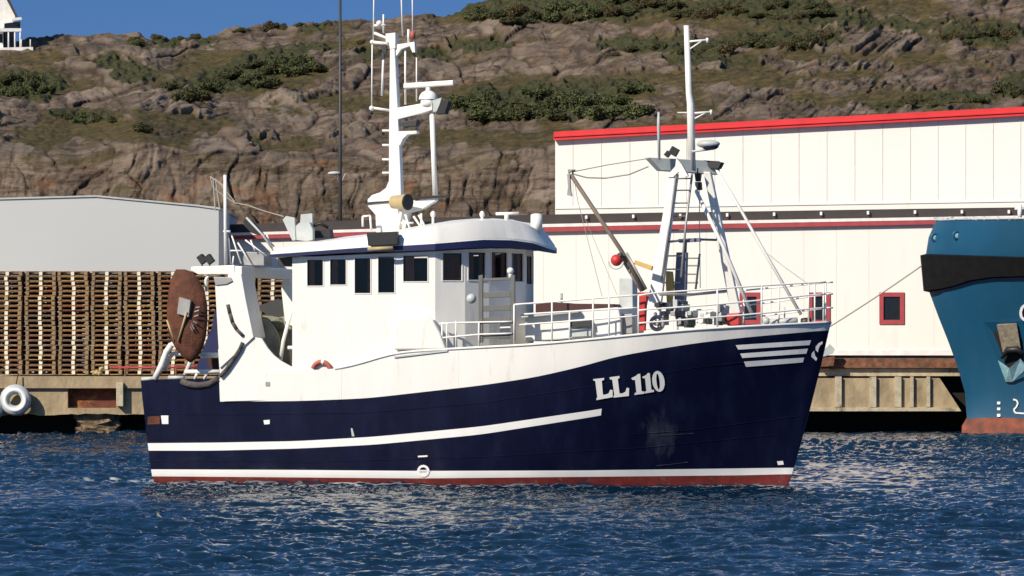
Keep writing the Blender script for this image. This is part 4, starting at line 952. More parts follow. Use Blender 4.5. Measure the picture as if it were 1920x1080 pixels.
# roof with navy brim
roof_plan = []
for i in range(len(front_plan) - 1):
    p0 = front_plan[max(i - 1, 0)]; p1 = front_plan[i]; p2 = front_plan[i + 1]; p3 = front_plan[min(i + 2, len(front_plan) - 1)]
    for k in range(5):
        t_ = k / 5; roof_plan.append(.5 * ((2 * p1) + (p2 - p0) * t_ + (2 * p0 - 5 * p1 + 4 * p2 - p3) * t_ ** 2 + (3 * p1 - p0 - 3 * p2 + p3) * t_ ** 3))
roof_plan.append(front_plan[-1])
def outline(off_s, off_f, inset_aft):
    P = roof_plan; out = []
    out.append(Vector((b(510, 480, YW).x + inset_aft, YW - off_s)))
    for s_ in (.2, .4, .6, .8): out.append(Vector((xL + (xR - xL) * s_, YW - off_s)))
    n = len(P)
    for i, p in enumerate(P):
        pr = P[max(i - 1, 0)] if i > 0 else S0; nx = P[i + 1] if i < n - 1 else Vector((xL, 2.75))
        d1 = (p - pr).normalized(); d2 = (nx - p).normalized(); n1 = Vector((d1.y, -d1.x)); n2 = Vector((d2.y, -d2.x)); nn = (n1 + n2).normalized()
        k = abs(p.y) / 2.60; o_ = off_f + (off_s - off_f) * k ** 2
        out.append(p + nn * o_ / max(.6, nn.dot(n1)))
    for s_ in (.8, .6, .4, .2): out.append(Vector((xL + (xR - xL) * s_, -YW + off_s)))
    out.append(Vector((b(510, 480, YW).x + inset_aft, -YW + off_s)))
    return out
PB = [(505, 483), (617, 476), (690, 472), (748, 471.5), (815, 469), (857, 466), (908, 464), (960, 465), (1000, 469), (1042, 476)]
PS = [(505, 477), (617, 469), (690, 463), (748, 461), (815, 457), (857, 453.5), (908, 449.5), (960, 450.5), (1000, 456), (1042, 471)]
PT = [(505, 474), (617, 466), (690, 460), (748, 458), (815, 454), (857, 450), (908, 446), (960, 447), (1000, 452), (1042, 466)]
PC = [(505, 468), (560, 460), (617, 452), (690, 444), (748, 436), (792, 427), (850, 418), (923, 412), (960, 414), (990, 421), (1006, 430), (1022, 444), (1042, 460)]
def ringz(ol, tab, dz=0): 
    out = []
    for p in ol:
        y_ = min(p.y, -p.y) if abs(p.y) > .01 else p.y
        out.append((p.x, p.y, fb.zf(p.x, y_, float(interp(fb.px(p.x, y_), tab))) + dz))
    return out
o1, o2, o3 = outline(.22, .62, 0), outline(.20, .57, .02), outline(.10, .24, .15)
rings = [ringz(outline(-.02, -.02, .5), PB, .03), ringz(o1, PB), ringz(o1, PS), ringz(o2, PS), ringz(o2, PT), ringz(o3, PC), ringz(outline(-.55, -.5, .6), PC, .035), ringz(outline(-1.6, -1.5, 1.5), PC, .07)]
# inner rings keep the height of the outer edge at their station
m = MB(); n_ = len(o1)
for p in rings: m.v += p
for j in range(len(rings) - 1):
    for i in range(n_):
        i2 = (i + 1) % n_
        m.f.append((j * n_ + i, j * n_ + i2, (j + 1) * n_ + i2, (j + 1) * n_ + i)); m.mi.append(1 if j == 1 else 0); m.sm.append(j >= 4)
m.f.append(tuple((len(rings) - 1) * n_ + i for i in range(n_))); m.mi.append(0); m.sm.append(False)
roof = m.build('wheelhouse_roof', ['white', 'navytrim'], boat, fix=False)
es = roof.modifiers.new('e', 'EDGE_SPLIT'); es.split_angle = R(28)
# box on roof edge, roof fittings
pslab('light_box', [(687, 436), (744, 434), (745, 458), (690, 461)], -3.0, -2.8, 'black', .01)
m = MB(); addtube(m, [(690, 467, -3.02), (737, 465, -3.02)], .05); m.build('lamp_tube', 'tan', boat)
m = MB(); p = b(1006, 413, -.2); m.tube([p - Vector((0, 0, .3)), p + Vector((0, 0, .12))], .155, n=14); m.ball(p + Vector((0, 0, .12)), (.155, .155, .06), half=True); m.build('satellite_dome', 'white', boat)
m = MB(); addtube(m, [(930, 401, -1), (973, 400, -1)], .04); addtube(m, [(950, 401, -1), (950, 414, -1)], .06); m.build('radar_scanner', 'white', boat)
for px_, py_0 in ((812, 402), (904, 402)):
    m = MB(); p = b(px_, py_0, -1.2); m.tube([p - Vector((0, 0, .35)), p], .035); m.ball(p, (.07, .07, .09)); m.build('deck_light', 'white', boat)
m = MB(); addslab(m, [(562, 425), (564, 402), (585, 400), (586, 440), (572, 448)], -1.3, -1.2); m.build('floodlight', 'palegrey', boat)
m = MB(); addslab(m, [(530, 412), (536, 405), (552, 408), (554, 450), (548, 451)], -1.6, -1.5); addslab(m, [(554, 424), (562, 417), (580, 417), (586, 430), (586, 450), (574, 452), (556, 450)], -1.75, -1.55); m.build('floodlight', 'palegrey', boat)
m = MB(); addslab(m, [(588, 432), (618, 430), (620, 444), (590, 447)], -1.3, -1.); addtube(m, [(588, 424, -1.2), (600, 419, -1.2), (616, 427, -1.2)], .04); m.build('equipment_box', 'black', boat)
m = MB(); addslab(m, [(455, 416), (460, 411), (468, 414), (489, 438), (484, 441), (470, 436)], -2.0, -1.7); m.build('floodlight', 'black', boat)
m = MB(); addtube(m, [(462, 408, -2.02), (492, 440, -2.02), (510, 465, -2.02)], .03); addtube(m, [(493, 442, -1.6), (514, 462, -1.6)], .025); m.build('floodlight_arm', 'palegrey', boat)
m = MB()
for px_, y_ in ((379, -2.5), (393, -2.5)):
    c_ = b(px_, 486, y_); m.box(c_, (.16, .2, .22), 0, Matrix.Rotation(R(-35), 3, 'Y')); m.tube([c_, c_ - Vector((0, 0, .2))], .02)
m.build('floodlight', 'black', boat)
# aft frame, box, stair
pslab('locker', [(457, 472), (495, 473), (495, 498), (455, 497)], -1.6, -.9, 'grey', .01)
pslab('locker', [(520, 483), (546, 481), (548, 499), (522, 499)], -2.0, -1.2, 'dark', .01)
m = MB()
addtube(m, [(422, 328, -1.8), (423, 497, -1.8)], .045); addtube(m, [(419, 434, -1.8), (432, 434, -1.8)], .03)
for a, c in (((428, 440), (432, 496)), ((434, 440), (452, 494)), ((438, 480), (436, 497)), ((446, 455), (470, 494)), ((430, 470), (455, 470)), ((500, 440), (512, 470)), ((470, 450), (478, 470)), ((460, 450), (500, 480))): addtube(m, [(*a, -1.7), (*c, -1.7)], .022, n=6)
m.build('aft_mast', 'white', boat)
m = MB(); addtube(m, [(394, 331, -.5), (400, 352, -.5), (418, 366, -.5), (440, 380, -.5), (465, 385, -.5), (490, 394, -.5), (532, 406, -.5)], .014, n=5)
addtube(m, [(400, 335, -.5), (404, 395, -.5)], .022, n=5); addtube(m, [(404, 334, -.5), (412, 390, -.5)], .02, n=5); addtube(m, [(405, 336, -.5), (440, 378, -.5)], .014, n=5); addtube(m, [(394, 331, -.5), (422, 350, -.5)], .02, n=5)
m.build('whip_antenna', 'rope', boat)

# cowl by the wheelhouse side, front details
m = MB(); pts = [(738, 656), (739, 612), (746, 602), (762, 596), (800, 594), (812, 600), (826, 628), (836, 655)]
f_ = [b(a, c, -2.80) for a, c in pts]; bk = [Vector((p.x, -2.55, p.z)) for p in f_]
m.slab(f_, bk); m.build('side_cowl', 'white', boat, bevel=.04)
m = MB(); addslab(m, [(739, 668), (839, 656), (839, 659), (739, 671)], -2.80, -2.7); m.build('rubbing_ledge', 'palegrey', boat)
m = MB(); c_ = b(890, 560, -2.9); m.ball(b(884, 560, -2.6), .13); m.build('horn', 'palegrey', boat)

# life ring
lc = b(603, 696, -2.655)
lw = Matrix.Rotation(-BT, 4, 'Z') @ lc + Vector(BO)
m = MB(); m.torus((0, 0, 0), .235, .065, (1, 0, 0), (0, 0, 1), nu=48, mats=lambda t_: 1 if (t_ * 4 + .0) % 1 > .80 or (t_ * 4) % 1 < .0 else 0)
lr = m.build('life_ring', ['ringred', 'stripe']); lr.location = lw; lr.rotation_euler = (0, 0, -BT)
tagp(lr, 'faded red and white life ring half hidden behind the white bulwark', 'life ring')

# ------- radar mast
z3 = lambda x, y: (640 + x / 3.856, 180 + y / 3.856)
z2_ = lambda x, y: (640 + x / 6, y / 6)
YM = -.4
m = MB()
col = [(731, 88), (740, 88), (745, 190), (747, 235), (751, 330), (751.5, 386), (768, 392), (785, 381), (816, 371), (817, 376), (792, 392), (770, 403), (760, 436), (705, 436), (704, 403), (689, 386), (689, 374), (697, 366), (712, 361), (724, 352), (729, 338), (729.5, 235)]
addslab(m, [(731, 88), (740, 88), (745, 190), (747, 235), (751, 330), (752, 372), (729, 372), (729, 338), (729.5, 235)], YM - .14, YM + .14)
addslab(m, [(729, 338), (729, 372), (689, 386), (689, 374), (697, 366), (712, 361), (724, 352)], YM - .12, YM + .12)
addslab(m, [(689, 386), (729, 372), (752, 372), (768, 392), (758, 436), (705, 436), (704, 403)], YM - .16, YM + .16)
addslab(m, [(758, 378), (816, 371), (817, 376), (792, 392), (762, 400)], YM - .14, YM + .14)
m.build('radar_mast', 'white', boat, bevel=.015)
m = MB(); addslab(m, [(723, 63), (741, 61), (741, 90), (731, 92), (729, 80), (723, 78)], YM - .15, YM + .15)
addslab(m, [(739, 84), (777, 78), (778, 98), (773, 98), (768, 86), (752, 92), (744, 104), (740, 104)], YM - .1, YM + .1)
addtube(m, [(697, 79, YM), (733, 83, YM)], .045); addtube(m, [(702, 62, YM), (733, 75, YM)], .04); addtube(m, [(702, 48, YM), (723, 47, YM)], .035); addtube(m, [(719, 27, YM), (719, 62, YM)], .025)
m.ball(b(711, 44, YM), .08); m.ball(b(698, 79, YM), .06); m.build('yard', 'white', boat)
m = MB(); addtube(m, [(697, 202, YM), (730, 207, YM)], .035); m.ball(b(697, 203, YM), .07); m.build('yard', 'white', boat)
for pts, r_ in (([(702, -60), (700, 78)], .02), ([(751, -60), (755, 68)], .022), ([(773, -60), (774, 62)], .022), ([(698, 80), (697, 200)], .02), ([(719, 100), (716, 180)], .03), ([(760, 92), (760, 196)], .028), ([(781, 108), (781, 190)], .018), ([(766, 55), (766, 80)], .035)):
    m = MB(); addtube(m, [(*pts[0], YM), (*pts[1], YM)], r_, n=6); m.build('whip_antenna', 'stripe', boat)
m = MB(); c_ = b(774, 66, YM); m.tube([c_ - Vector((0, 0, .1)), c_ + Vector((0, 0, .1))], .07); m.build('navigation_light', 'ringred', boat)
m = MB(); c_ = b(721, 92, YM); m.box(c_, (.12, .12, .2)); c_ = b(718, 106, YM); m.box(c_, (.09, .1, .14)); m.build('navigation_light', 'dark', boat)
pslab('radar_arm', [(745, 202), (800, 192), (809, 190), (811, 206), (790, 213), (745, 224)], YM - .16, YM + .16, 'white', .02)
m = MB(); c_ = b(803, 188, YM); m.tube([c_ - Vector((0, 0, .16)), c_ + Vector((0, 0, .02))], .20, n=16); m.ball(c_ + Vector((0, 0, .02)), (.25, .22, .24), half=True, nu=18); m.tube([c_ + Vector((0, 0, .15)), c_ + Vector((0, 0, .34))], .07); m.build('radar_base', 'white', boat)
m = MB(); f_ = [b(a, c, YM - .08) for a, c in [(756, 156), (850, 150), (850, 160), (756, 166)]]; m.slab(f_, [Vector((p.x, YM + .08, p.z)) for p in f_]); m.build('radar_scanner', 'white', boat, bevel=.03)
pslab('floodlight', [(828, 186), (842, 189), (834, 213), (816, 214)], YM - .45, YM - .1, 'black', .01)
m = MB(); addslab(m, [(811, 188), (828, 183), (820, 208), (812, 210)], YM - .3, YM - .2); m.build('floodlight_bracket', 'palegrey', boat)
pslab('lamp', [(752, 228), (782, 224), (780, 236), (754, 238)], YM - .1, YM + .2, 'dark', .01)
pslab('platform', [(747, 246), (781, 245), (781, 250), (764, 252), (755, 260), (750, 272), (747, 272)], YM - .15, YM + .15, 'white')
for y_ in (245, 272, 299, 324):
    m = MB(); addtube(m, [(717, y_, YM), (731, y_, YM)], .03); m.build('step', 'white', boat)
m = MB(); addtube(m, [(810, 212, YM), (816, 366, YM)], .07, n=12); m.build('support_pole', 'white', boat)
m = MB(); addslab(m, [(684, 379.5), (735, 376), (735, 379), (684, 383)], YM - .2, YM - .16); m.build('dark_bar', 'black', boat); m = MB(); addslab(m, [(775, 369), (841, 365.5), (841, 370.5), (775, 373.5)], YM - .2, YM - .16); m.build('dark_bar', 'black', boat)
m = MB(); a_ = b(737, 379, YM - .45); c_ = b(764, 379, YM - .65); m.tube([a_, c_], [.17, .21], 0, 20, cap=False); m.ball(a_, (.1, .17, .17)); m.tube([c_ - (c_ - a_).normalized() * .015, c_ + (c_ - a_).normalized() * .03], .21, 1, 20)
m.tube([b(752, 390, YM - .5), b(752, 430, YM - .4)], .04, 2); m.build('searchlight', ['tan', 'black', 'white'], boat)
m = MB()
for a, c in (((746, 434), (752, 402)), ((770, 434), (760, 402)), ((752, 418), (775, 418)), ((775, 405), (795, 434)), ((785, 403), (800, 430)), ((790, 400), (790, 432)), ): addtube(m, [(*a, YM - .5), (*c, YM - .5)], .03, n=6)
m.build('roof_rail', 'white', boat)
m = MB()
for a, c in (((680, 406), (694, 404)), ((680, 406), (680, 425)), ((694, 404), (696, 432))): addtube(m, [(*a, YM - .5), (*c, YM - .5)], .03, n=6)
m.build('roof_vent', 'white', boat)
m = MB(); addslab(m, [(796, 416), (812, 414), (812, 420), (798, 422)], YM, YM + .3); m.build('equipment_box', 'dark', boat)

# ------- forward mast
fm = boat
def leg2(name, top, bot, w0, w1, yt, yb, th, material='white'):
    m = MB(); f_ = [b(top[0] - w0 / 2, top[1], yt), b(top[0] + w0 / 2, top[1], yt), b(bot[0] + w1 / 2, bot[1], yb), b(bot[0] - w1 / 2, bot[1], yb)]
    m.slab(f_, [f_[0] + Vector((0, th, 0)), f_[1] + Vector((0, th, 0)), f_[2] + Vector((0, th, 0)), f_[3] + Vector((0, th, 0))]); return m.build(name, material, boat, bevel=.02)
leg2('mast_leg', (1263, 326), (1219, 618), 15, 27, -1.0, -1.45, .2)
leg2('mast_leg', (1325, 322), (1382, 600), 13, 18, -.05, .5, .24)
m = MB(); addtube(m, [(1299, 345, -.2), (1355, 460, -.2), (1410, 590, -.2)], .05); m.build('stay', 'white', boat)
m = MB(); addtube(m, [(1340, 312, .3), (1390, 395, .3), (1430, 467, .3), (1502, 590, .3)], .042); m.build('stay', 'white', boat)
m = MB(); addtube(m, [(1432, 470, .3), (1470, 500, .3), (1512, 530, .3)], .012, n=5); m.build('stay_wire', 'palegrey', boat)
# gallows beam on top: runs aft-starboard to forward-port
A = b(1213, 305, -.75); B_ = b(1345, 312, .55); hA = .16
m = MB(); d = (B_ - A).normalized(); n2 = Vector((d.y, -d.x, 0)).normalized() * .15
m.slab([A + n2 + Vector((0, 0, .13)), B_ + n2 + Vector((0, 0, .13)), B_ + n2 - Vector((0, 0, .22)), A + d * .35 + n2 - Vector((0, 0, .19))], [A - n2 + Vector((0, 0, .13)), B_ - n2 + Vector((0, 0, .13)), B_ - n2 - Vector((0, 0, .22)), A + d * .35 - n2 - Vector((0, 0, .19))])
m.build('mast_head_beam', 'palegrey', boat, bevel=.015)
m = MB(); addslab(m, [(1268, 296), (1278, 308), (1290, 330), (1283, 332), (1272, 322), (1262, 332), (1248, 332), (1266, 312)], -1.05, -.9); m.build('bracket', 'white', boat)
m = MB(); p0 = b(1287, 48, 0); p1 = b(1292, 175, 0); p2 = b(1295, 195, 0); p3 = b(1297, 318, 0)
m.tube([p0, p1, p2, p3], [.07, .085, .10, .105], n=14); m.build('mast_pole', 'white', boat)
for y_, e in ((77, 1326), (212, 1333)):
    m = MB(); addtube(m, [(1290, y_ + 1, 0), (e, y_ - 2, 0)], .028); addtube(m, [(1292, y_ + 16, 0), (e - 10, y_, 0)], .022); addtube(m, [(e, y_ - 6, 0), (e + 1, y_ + 3, 0)], .035); m.build('mast_arm', 'white', boat)
m = MB(); addtube(m, [(1270, 211, 0), (1290, 211, 0)], .015, n=5); m.build('mast_arm', 'white', boat)
m = MB(); addtube(m, [(1235, 210, -.9), (1235, 232, -.9), (1236, 300, -.9)], [.03, .045, .035], n=8); m.build('whip_antenna', 'palegrey', boat)
m = MB(); c_ = b(1328, 270, -.1); m.ball(c_, (.31, .2, .11), nu=18); m.ball(c_ - Vector((-.05, 0, .05)), (.23, .17, .11), 1, nu=18); m.tube([b(1298, 284, -.1), b(1330, 280, -.1)], .03); m.build('mast_lamp', ['palegrey', 'navytrim'], boat)
m = MB(); c_ = b(1264, 284, -.9); m.box(c_, (.2, .2, .2), 0, Matrix.Rotation(R(30), 3, 'Y')); c_ = b(1252, 289, -.9); m.box(c_, (.12, .16, .14), 0, Matrix.Rotation(R(40), 3, 'Y')); m.build('floodlight', 'black', boat)
pslab('floodlight', [(1318, 300), (1353, 304), (1347, 316), (1330, 315)], .2, .6, 'dark', .01)
m = MB(); addslab(m, [(1302, 325), (1314, 325), (1312, 340), (1304, 340)], -.2, -.05); addslab(m, [(1303, 341), (1313, 341), (1314, 356), (1304, 356)], -.22, 0.); addtube(m, [(1308, 315, -.1), (1308, 330, -.1)], .02); m.build('pulley_block', 'black', boat)
m = MB(); addtube(m, [(1311, 356, -.1), (1313, 540, -.1)], .012, n=5); m.build('hoist_wire', 'palegrey', boat)
# ladder on the mast
m = MB(); addtube(m, [(1298, 325, -.7), (1286, 420, -.9), (1277, 520, -1.1)], .03, n=6); addtube(m, [(1268, 325, -1.0), (1240, 530, -1.4)], .03, n=6)
for y_ in (335, 357, 381, 406, 432, 480, 505, 530):
    xa_ = 1268 - (y_ - 325) * .137; xb_ = 1298 - (y_ - 325) * .108; addtube(m, [(xa_, y_, -1.05), (xb_, y_ - .5, -.8)], .02, n=5)
m.build('mast_ladder', 'alu', boat)
m = MB(); addtube(m, [(1312, 476, .2), (1304, 545, .2)], .03, n=6); addtube(m, [(1286, 476, .2), (1282, 545, .2)], .03, n=6)
for y_ in (484, 498, 514, 530): addtube(m, [(1287, y_, .2), (1309, y_, .2)], .022, n=5)
m.build('mast_ladder', 'alu', boat)
m = MB(); addtube(m, [(1250, 454, -1.2), (1275, 451, -.9), (1312, 449, -.2), (1348, 450, .9)], .03); addslab(m, [(1272, 448), (1312, 446), (1312, 453), (1273, 455)], -.6, -.4); addslab(m, [(1280, 452), (1287, 452), (1286, 475), (1281, 475)], -.6, -.5); m.build('cross_bar', 'slate', boat)
pslab('hydraulic_ram', [(1268, 473), (1287, 473), (1285, 545), (1281, 600), (1266, 600), (1264, 545)], -.7, -.45, 'slate', .01)
pslab('hydraulic_ram', [(1249, 508), (1259, 509), (1262, 535), (1258, 570), (1250, 568), (1248, 530)], -1.0, -.8, 'yellow', .01)
m = MB(); addtube(m, [(1236, 552, -1.7), (1300, 552, -.6), (1366, 545, 1.3)], .035); m.build('cross_bar', 'alu', boat)
# derrick boom
m = MB(); addtube(m, [(1070, 327, -1.9), (1165, 470, -1.75), (1207, 545, -1.7)], .055, n=10); m.build('derrick_boom', 'wood', boat)
m = MB(); addtube(m, [(1160, 474, -1.7), (1203, 546, -1.65)], .045, n=8); addtube(m, [(1175, 474, -1.8), (1212, 542, -1.8)], .03, n=8); m.build('boom_foot', 'alu', boat)
m = MB(); addtube(m, [(1066, 322, -1.9), (1076, 320, -1.9), (1071, 332, -1.9)], .06); addslab(m, [(1063, 326), (1068, 326), (1070, 360), (1072, 368), (1063, 366), (1065, 350)], -1.98, -1.88); m.build('boom_head_block', 'alu', boat)
m = MB(); addtube(m, [(1074, 322, -1.9), (1140, 309, -1.6), (1216, 297, -1.35)], .014, n=5); addtube(m, [(1074, 326, -1.9), (1100, 333, -1.8), (1135, 334, -1.6), (1180, 327, -1.5), (1216, 312, -1.35)], .02, n=5)
addtube(m, [(1076, 332, -1.9), (1083, 375, -1.9), (1130, 560, -1.9)], .008, n=4); addtube(m, [(1095, 405, -1.9), (1160, 560, -1.9)], .006, n=4); m.build('hoist_rope', 'rope', boat)
bw = Matrix.Rotation(-BT, 4, 'Z')
def topw(m, name, mats, centre, label, cat, group=None, bevel=0):
    c_ = bw @ Vector(centre) + Vector(BO); o = m.build(name, mats, bevel=bevel); 
    for v_ in o.data.vertices: v_.co -= Vector(centre)
    o.location = c_; o.rotation_euler = (0, 0, -BT); return tagp(o, label, cat, group)
c_ = b(1156, 488, -1.9)
m = MB(); m.ball(c_, .15, nu=18, nv=12); m.tube([c_ + Vector((.05, 0, .1)), c_ + Vector((.16, 0, .12))], .07, 1)
for k in range(6):
    pass
m.torus(c_ - Vector((0, .05, .03)), .19, .018, (1, 0, 0), (0, 0, 1), 2, nu=16, nv=5, a0=math.pi, a1=2 * math.pi)
topw(m, 'buoy', ['redpaint', 'dark', 'palegrey'], c_, 'round red buoy hanging against the brown derrick boom', 'buoy')
pslab('boom_rest', [(1190, 488), (1223, 499), (1221, 507), (1188, 495)], -1.75, -1.6, 'yellow', .01)

# ------- railings of the foredeck (starboard follows the photo, port mirrored)
def rail_at(px, py, inset=.05):
    u_, z, p = onhull(px, float(interp(px, [(820, 655), (1000, 646), (1100, 637), (1200, 627), (1300, 618), (1400, 612), (1558, 604)]))); y = p.y + inset
    return b(px, py, y)
def railset(rails, posts, name, r=.024):
    m = MB()
    for tab in rails:
        a0, a1 = tab[0][0], tab[-1][0]; n = max(3, int((a1 - a0) / 14)); pts = [rail_at(a0 + (a1 - a0) * i / n, float(interp(a0 + (a1 - a0) * i / n, tab))) for i in range(n + 1)]
        m.tube(pts, r, n=6)
        if name == 'bow_rail': m.tube([Vector((p.x, -p.y, p.z)) for p in pts], r, n=6)
    for px_, y0, y1 in posts:
        m.tube([rail_at(px_, y0), rail_at(px_, y1)], r, n=6)
        if name == 'bow_rail': q_ = [rail_at(px_, y0), rail_at(px_, y1)]; m.tube([Vector((p.x, -p.y, p.z)) for p in q_], r, n=6)
    return m
m = railset([[(1196, 554), (1230, 549), (1320, 543), (1391, 538), (1508, 531), (1549, 529)], [(1196, 582), (1217, 580), (1330, 572), (1426, 563), (1514, 554), (1549, 551)], [(1196, 606), (1300, 598), (1400, 590), (1508, 580), (1550, 577)]],
            [(x, 0, 0) for x in ()] + [(1197, 553, 628), (1345, 541, 616), (1428, 535, 610), (1516, 530, 608), (1544, 529, 606)], 'bow_rail')
# nose of the pulpit joining both sides
for y_ in (529, 551, 577):
    a_ = rail_at(1549, y_); tip = Vector((a_.x + .14, 0, a_.z)); m.tube([a_, Vector((a_.x + .10, a_.y * .6, a_.z)), tip, Vector((a_.x + .10, -a_.y * .6, a_.z)), Vector((a_.x, -a_.y, a_.z))], .024, n=6)
m.build('bow_rail', 'white', boat)
m = railset([[(964, 571), (1035, 566), (1121, 559), (1196, 553)], [(983, 589), (1086, 583), (1196, 577)], [(974, 609), (1100, 600), (1196, 592)]], [(964, 571, 648), (1035, 566, 643), (1112, 560, 636), (1142, 558, 634), (1068, 583, 641)], 'side_rail')
m.build('side_rail', 'white', boat)
m = railset([[(823, 607), (860, 605), (960, 603)], [(823, 634), (898, 627), (960, 625)]], [(829, 604, 655), (838, 604, 655), (855, 602, 653), (898, 604, 650)], 'side_rail')
m.build('side_rail', 'white', boat)
# grey gangway ladder
m = MB()
for px_ in (901, 961): addslab(m, [(px_ - 4, 517), (px_ + 4, 515), (px_ + 4, 642), (px_ - 4, 643)], -2.70, -2.62)
for y_, h_ in ((520, 5), (546, 11), (571, 11), (594, 11), (627, 6)): addslab(m, [(905, y_ + 2), (957, y_), (957, y_ + h_), (905, y_ + h_ + 2)], -2.68, -2.52)
cgw = b(930, 600, -2.65); topw(m, 'gangway_ladder', 'ladder', cgw, 'grey aluminium gangway ladder standing upright beside the wheelhouse front', 'ladder', bevel=.008)
m = MB(); addslab(m, [(838, 606), (856, 605), (857, 652), (839, 653)], -2.3, -2.2); m.build('deck_door', 'slate', boat)
m = MB(); m.ball(b(957, 508, -2.6), .09); addtube(m, [(957, 508, -2.6), (957, 524, -2.6)], .05); m.build('deck_light', 'white', boat)
# foredeck gear
def dk(px, py): return b(px, py, -1.2)
pslab('hatch_coaming', [(983, 588), (1160, 576), (1164, 600), (1164, 632), (985, 640)], -1.9, .9, 'white', .04)
pslab('hatch_cover', [(975, 590), (1085, 581), (1084, 586), (978, 596)], -2.1, .6, 'palegrey', .01)
pslab('net_bin', [(1004, 570), (1040, 567), (1060, 569), (1150, 570), (1153, 580), (1004, 590)], -.6, 1.1, 'maroon', .01)
pslab('fish_box', [(1066, 602), (1108, 600), (1109, 612), (1067, 614)], -2.1, -1.95, 'dark', .005)
pslab('fish_box', [(1067, 618), (1108, 616), (1108, 630), (1067, 632)], -2.1, -1.95, 'palegrey', .005)
pslab('cable_locker', [(1161, 521), (1186, 521), (1187, 600), (1160, 600)], .2, .8, 'palegrey', .02)
pslab('cable_locker', [(1158, 590), (1186, 588), (1186, 626), (1158, 627)], -1.7, -1.4, 'grey', .02)
pslab('bait_chest', [(938, 606), (962, 605), (962, 636), (934, 636)], -2.2, -1.9, 'white', .02)
m = MB(); addtube(m, [(1053, 568, -.8), (1053, 550, -.8)], .03); m.build('vent_pipe', 'grey', boat)
pslab('fire_cabinet', [(1198, 555), (1212, 554), (1209, 620), (1197, 621)], -2.2, -2.05, 'redpaint', .01)
m = MB(); random.seed(3)
for k in range(26):
    x = random.uniform(1222, 1290); y_ = random.uniform(575, 615); w_ = random.uniform(4, 11); h_ = random.uniform(5, 18)
    addslab(m, [(x, y_ - h_), (x + w_, y_ - h_ - 1), (x + w_, y_), (x, y_)], -1.5 + random.uniform(-.2, .5), -.6, k % 3)
m.build('winch', ['grey', 'dark', 'palegrey'], boat, bevel=.012)
m = MB(); c_ = b(1232, 606, -1.7); m.torus(c_, .16, .05, (1, 0, 0), (0, 0, 1)); m.tube([c_ - Vector((0, .2, 0)), c_ + Vector((0, .6, 0))], .07); m.build('winch_drum', 'grey', boat)
m = MB()
for k in range(16):
    x = random.uniform(1298, 1356); y_ = random.uniform(585, 612); w_ = random.uniform(4, 10); h_ = random.uniform(5, 20)
    addslab(m, [(x, y_ - h_), (x + w_, y_ - h_ - 1), (x + w_, y_), (x, y_)], -1.2 + random.uniform(-.2, .5), -.4, k % 3)
m.build('windlass', ['palegrey', 'white', 'grey'], boat, bevel=.012)
m = MB(); addslab(m, [(1362, 588), (1387, 586), (1386, 610), (1363, 611)], -1.0, -.6); topw(m, 'fuel_can', ['redpaint'], b(1375, 600, -.8), 'square red container on the foredeck beside the right mast leg', 'container', bevel=.03)
m = MB(); addtube(m, [(1444, 604, -.6), (1495, 601, -.6)], .08); addtube(m, [(1471, 602, -.6), (1471, 575, -.6)], .02); m.ball(b(1437, 602, -.6), .1); m.build('anchor_gear', 'palegrey', boat)
m = MB(); addtube(m, [(1503, 604, -.4), (1520, 602, -.3)], .1, 0); m.build('bollard', 'dark', boat)

# ------- trawl door: oval rusty plate hung outboard of the gallows
tc_ = b(350, 590, -2.95)
e = empty('trawl_door', bw @ tc_ + Vector(BO), -BT, label='oval rusty brown trawl door hanging beside the white gallows at the stern', cat='trawl door')
pts = []
n_ = 40; OV = [(330, 505), (345, 505), (360, 510), (372, 525), (382, 545), (387, 570), (388, 600), (385, 630), (379, 652), (368, 672), (356, 680), (345, 672), (330, 655), (318, 632), (313, 605), (313, 575), (316, 545), (321, 522)]
m = MB(); f_ = []
for px_, py_1 in OV: f_.append(b(px_, py_1, -2.95) - tc_)
# bowed plate: rows across with a curve
ctr = Vector((0, 0, 0)); nO = len(OV); ringsv = []
for s_ in (1, .85, .6, .3): ringsv.append([Vector((p.x * s_, -.22 * (1 - s_ * s_), p.z * s_)) for p in f_])
vs = [v_ for r_ in ringsv for v_ in r_] + [Vector((0, -.22, 0))]
fs = [(j * nO + i, j * nO + (i + 1) % nO, (j + 1) * nO + (i + 1) % nO, (j + 1) * nO + i) for j in range(3) for i in range(nO)] + [(3 * nO + i, 3 * nO + (i + 1) % nO, 4 * nO) for i in range(nO)]
o_ = len(vs); m.add(vs + [v_ + Vector((0, .07, 0)) for v_ in vs], fs + [tuple(o_ + i for i in f)[::-1] for f in fs] + [(i, (i + 1) % nO, o_ + (i + 1) % nO, o_ + i) for i in range(nO)], 0, True)
m.build('plate', 'rust', e)
m = MB(); f_ = [b(a, c, -3.24) - tc_ for a, c in [(336, 557), (357, 563), (353, 594), (332, 588)]]; m.slab(f_, [p + Vector((0, .12, 0)) for p in f_]); m.build('bracket', 'alu', e)
m = MB()
for (x0, y0, x1, y1) in [(365, 585, 373, 582), (364, 594, 372, 591), (362, 602, 369, 606), (359, 606, 364, 617), (357, 611, 361, 620), (367, 577, 374, 576)]: m.tube([b(x0, y0, -3.19) - tc_, b(x1, y1, -3.17) - tc_], .018, n=5)
m.build('slot', 'alu', e)
m = MB(); m.tube([b(350, 585, -3.26) - tc_, b(334, 640, -3.1) - tc_], .03); m.tube([b(313, 600, -3.0) - tc_, b(327, 640, -3.0) - tc_], .028); m.build('chain', 'tan', e)
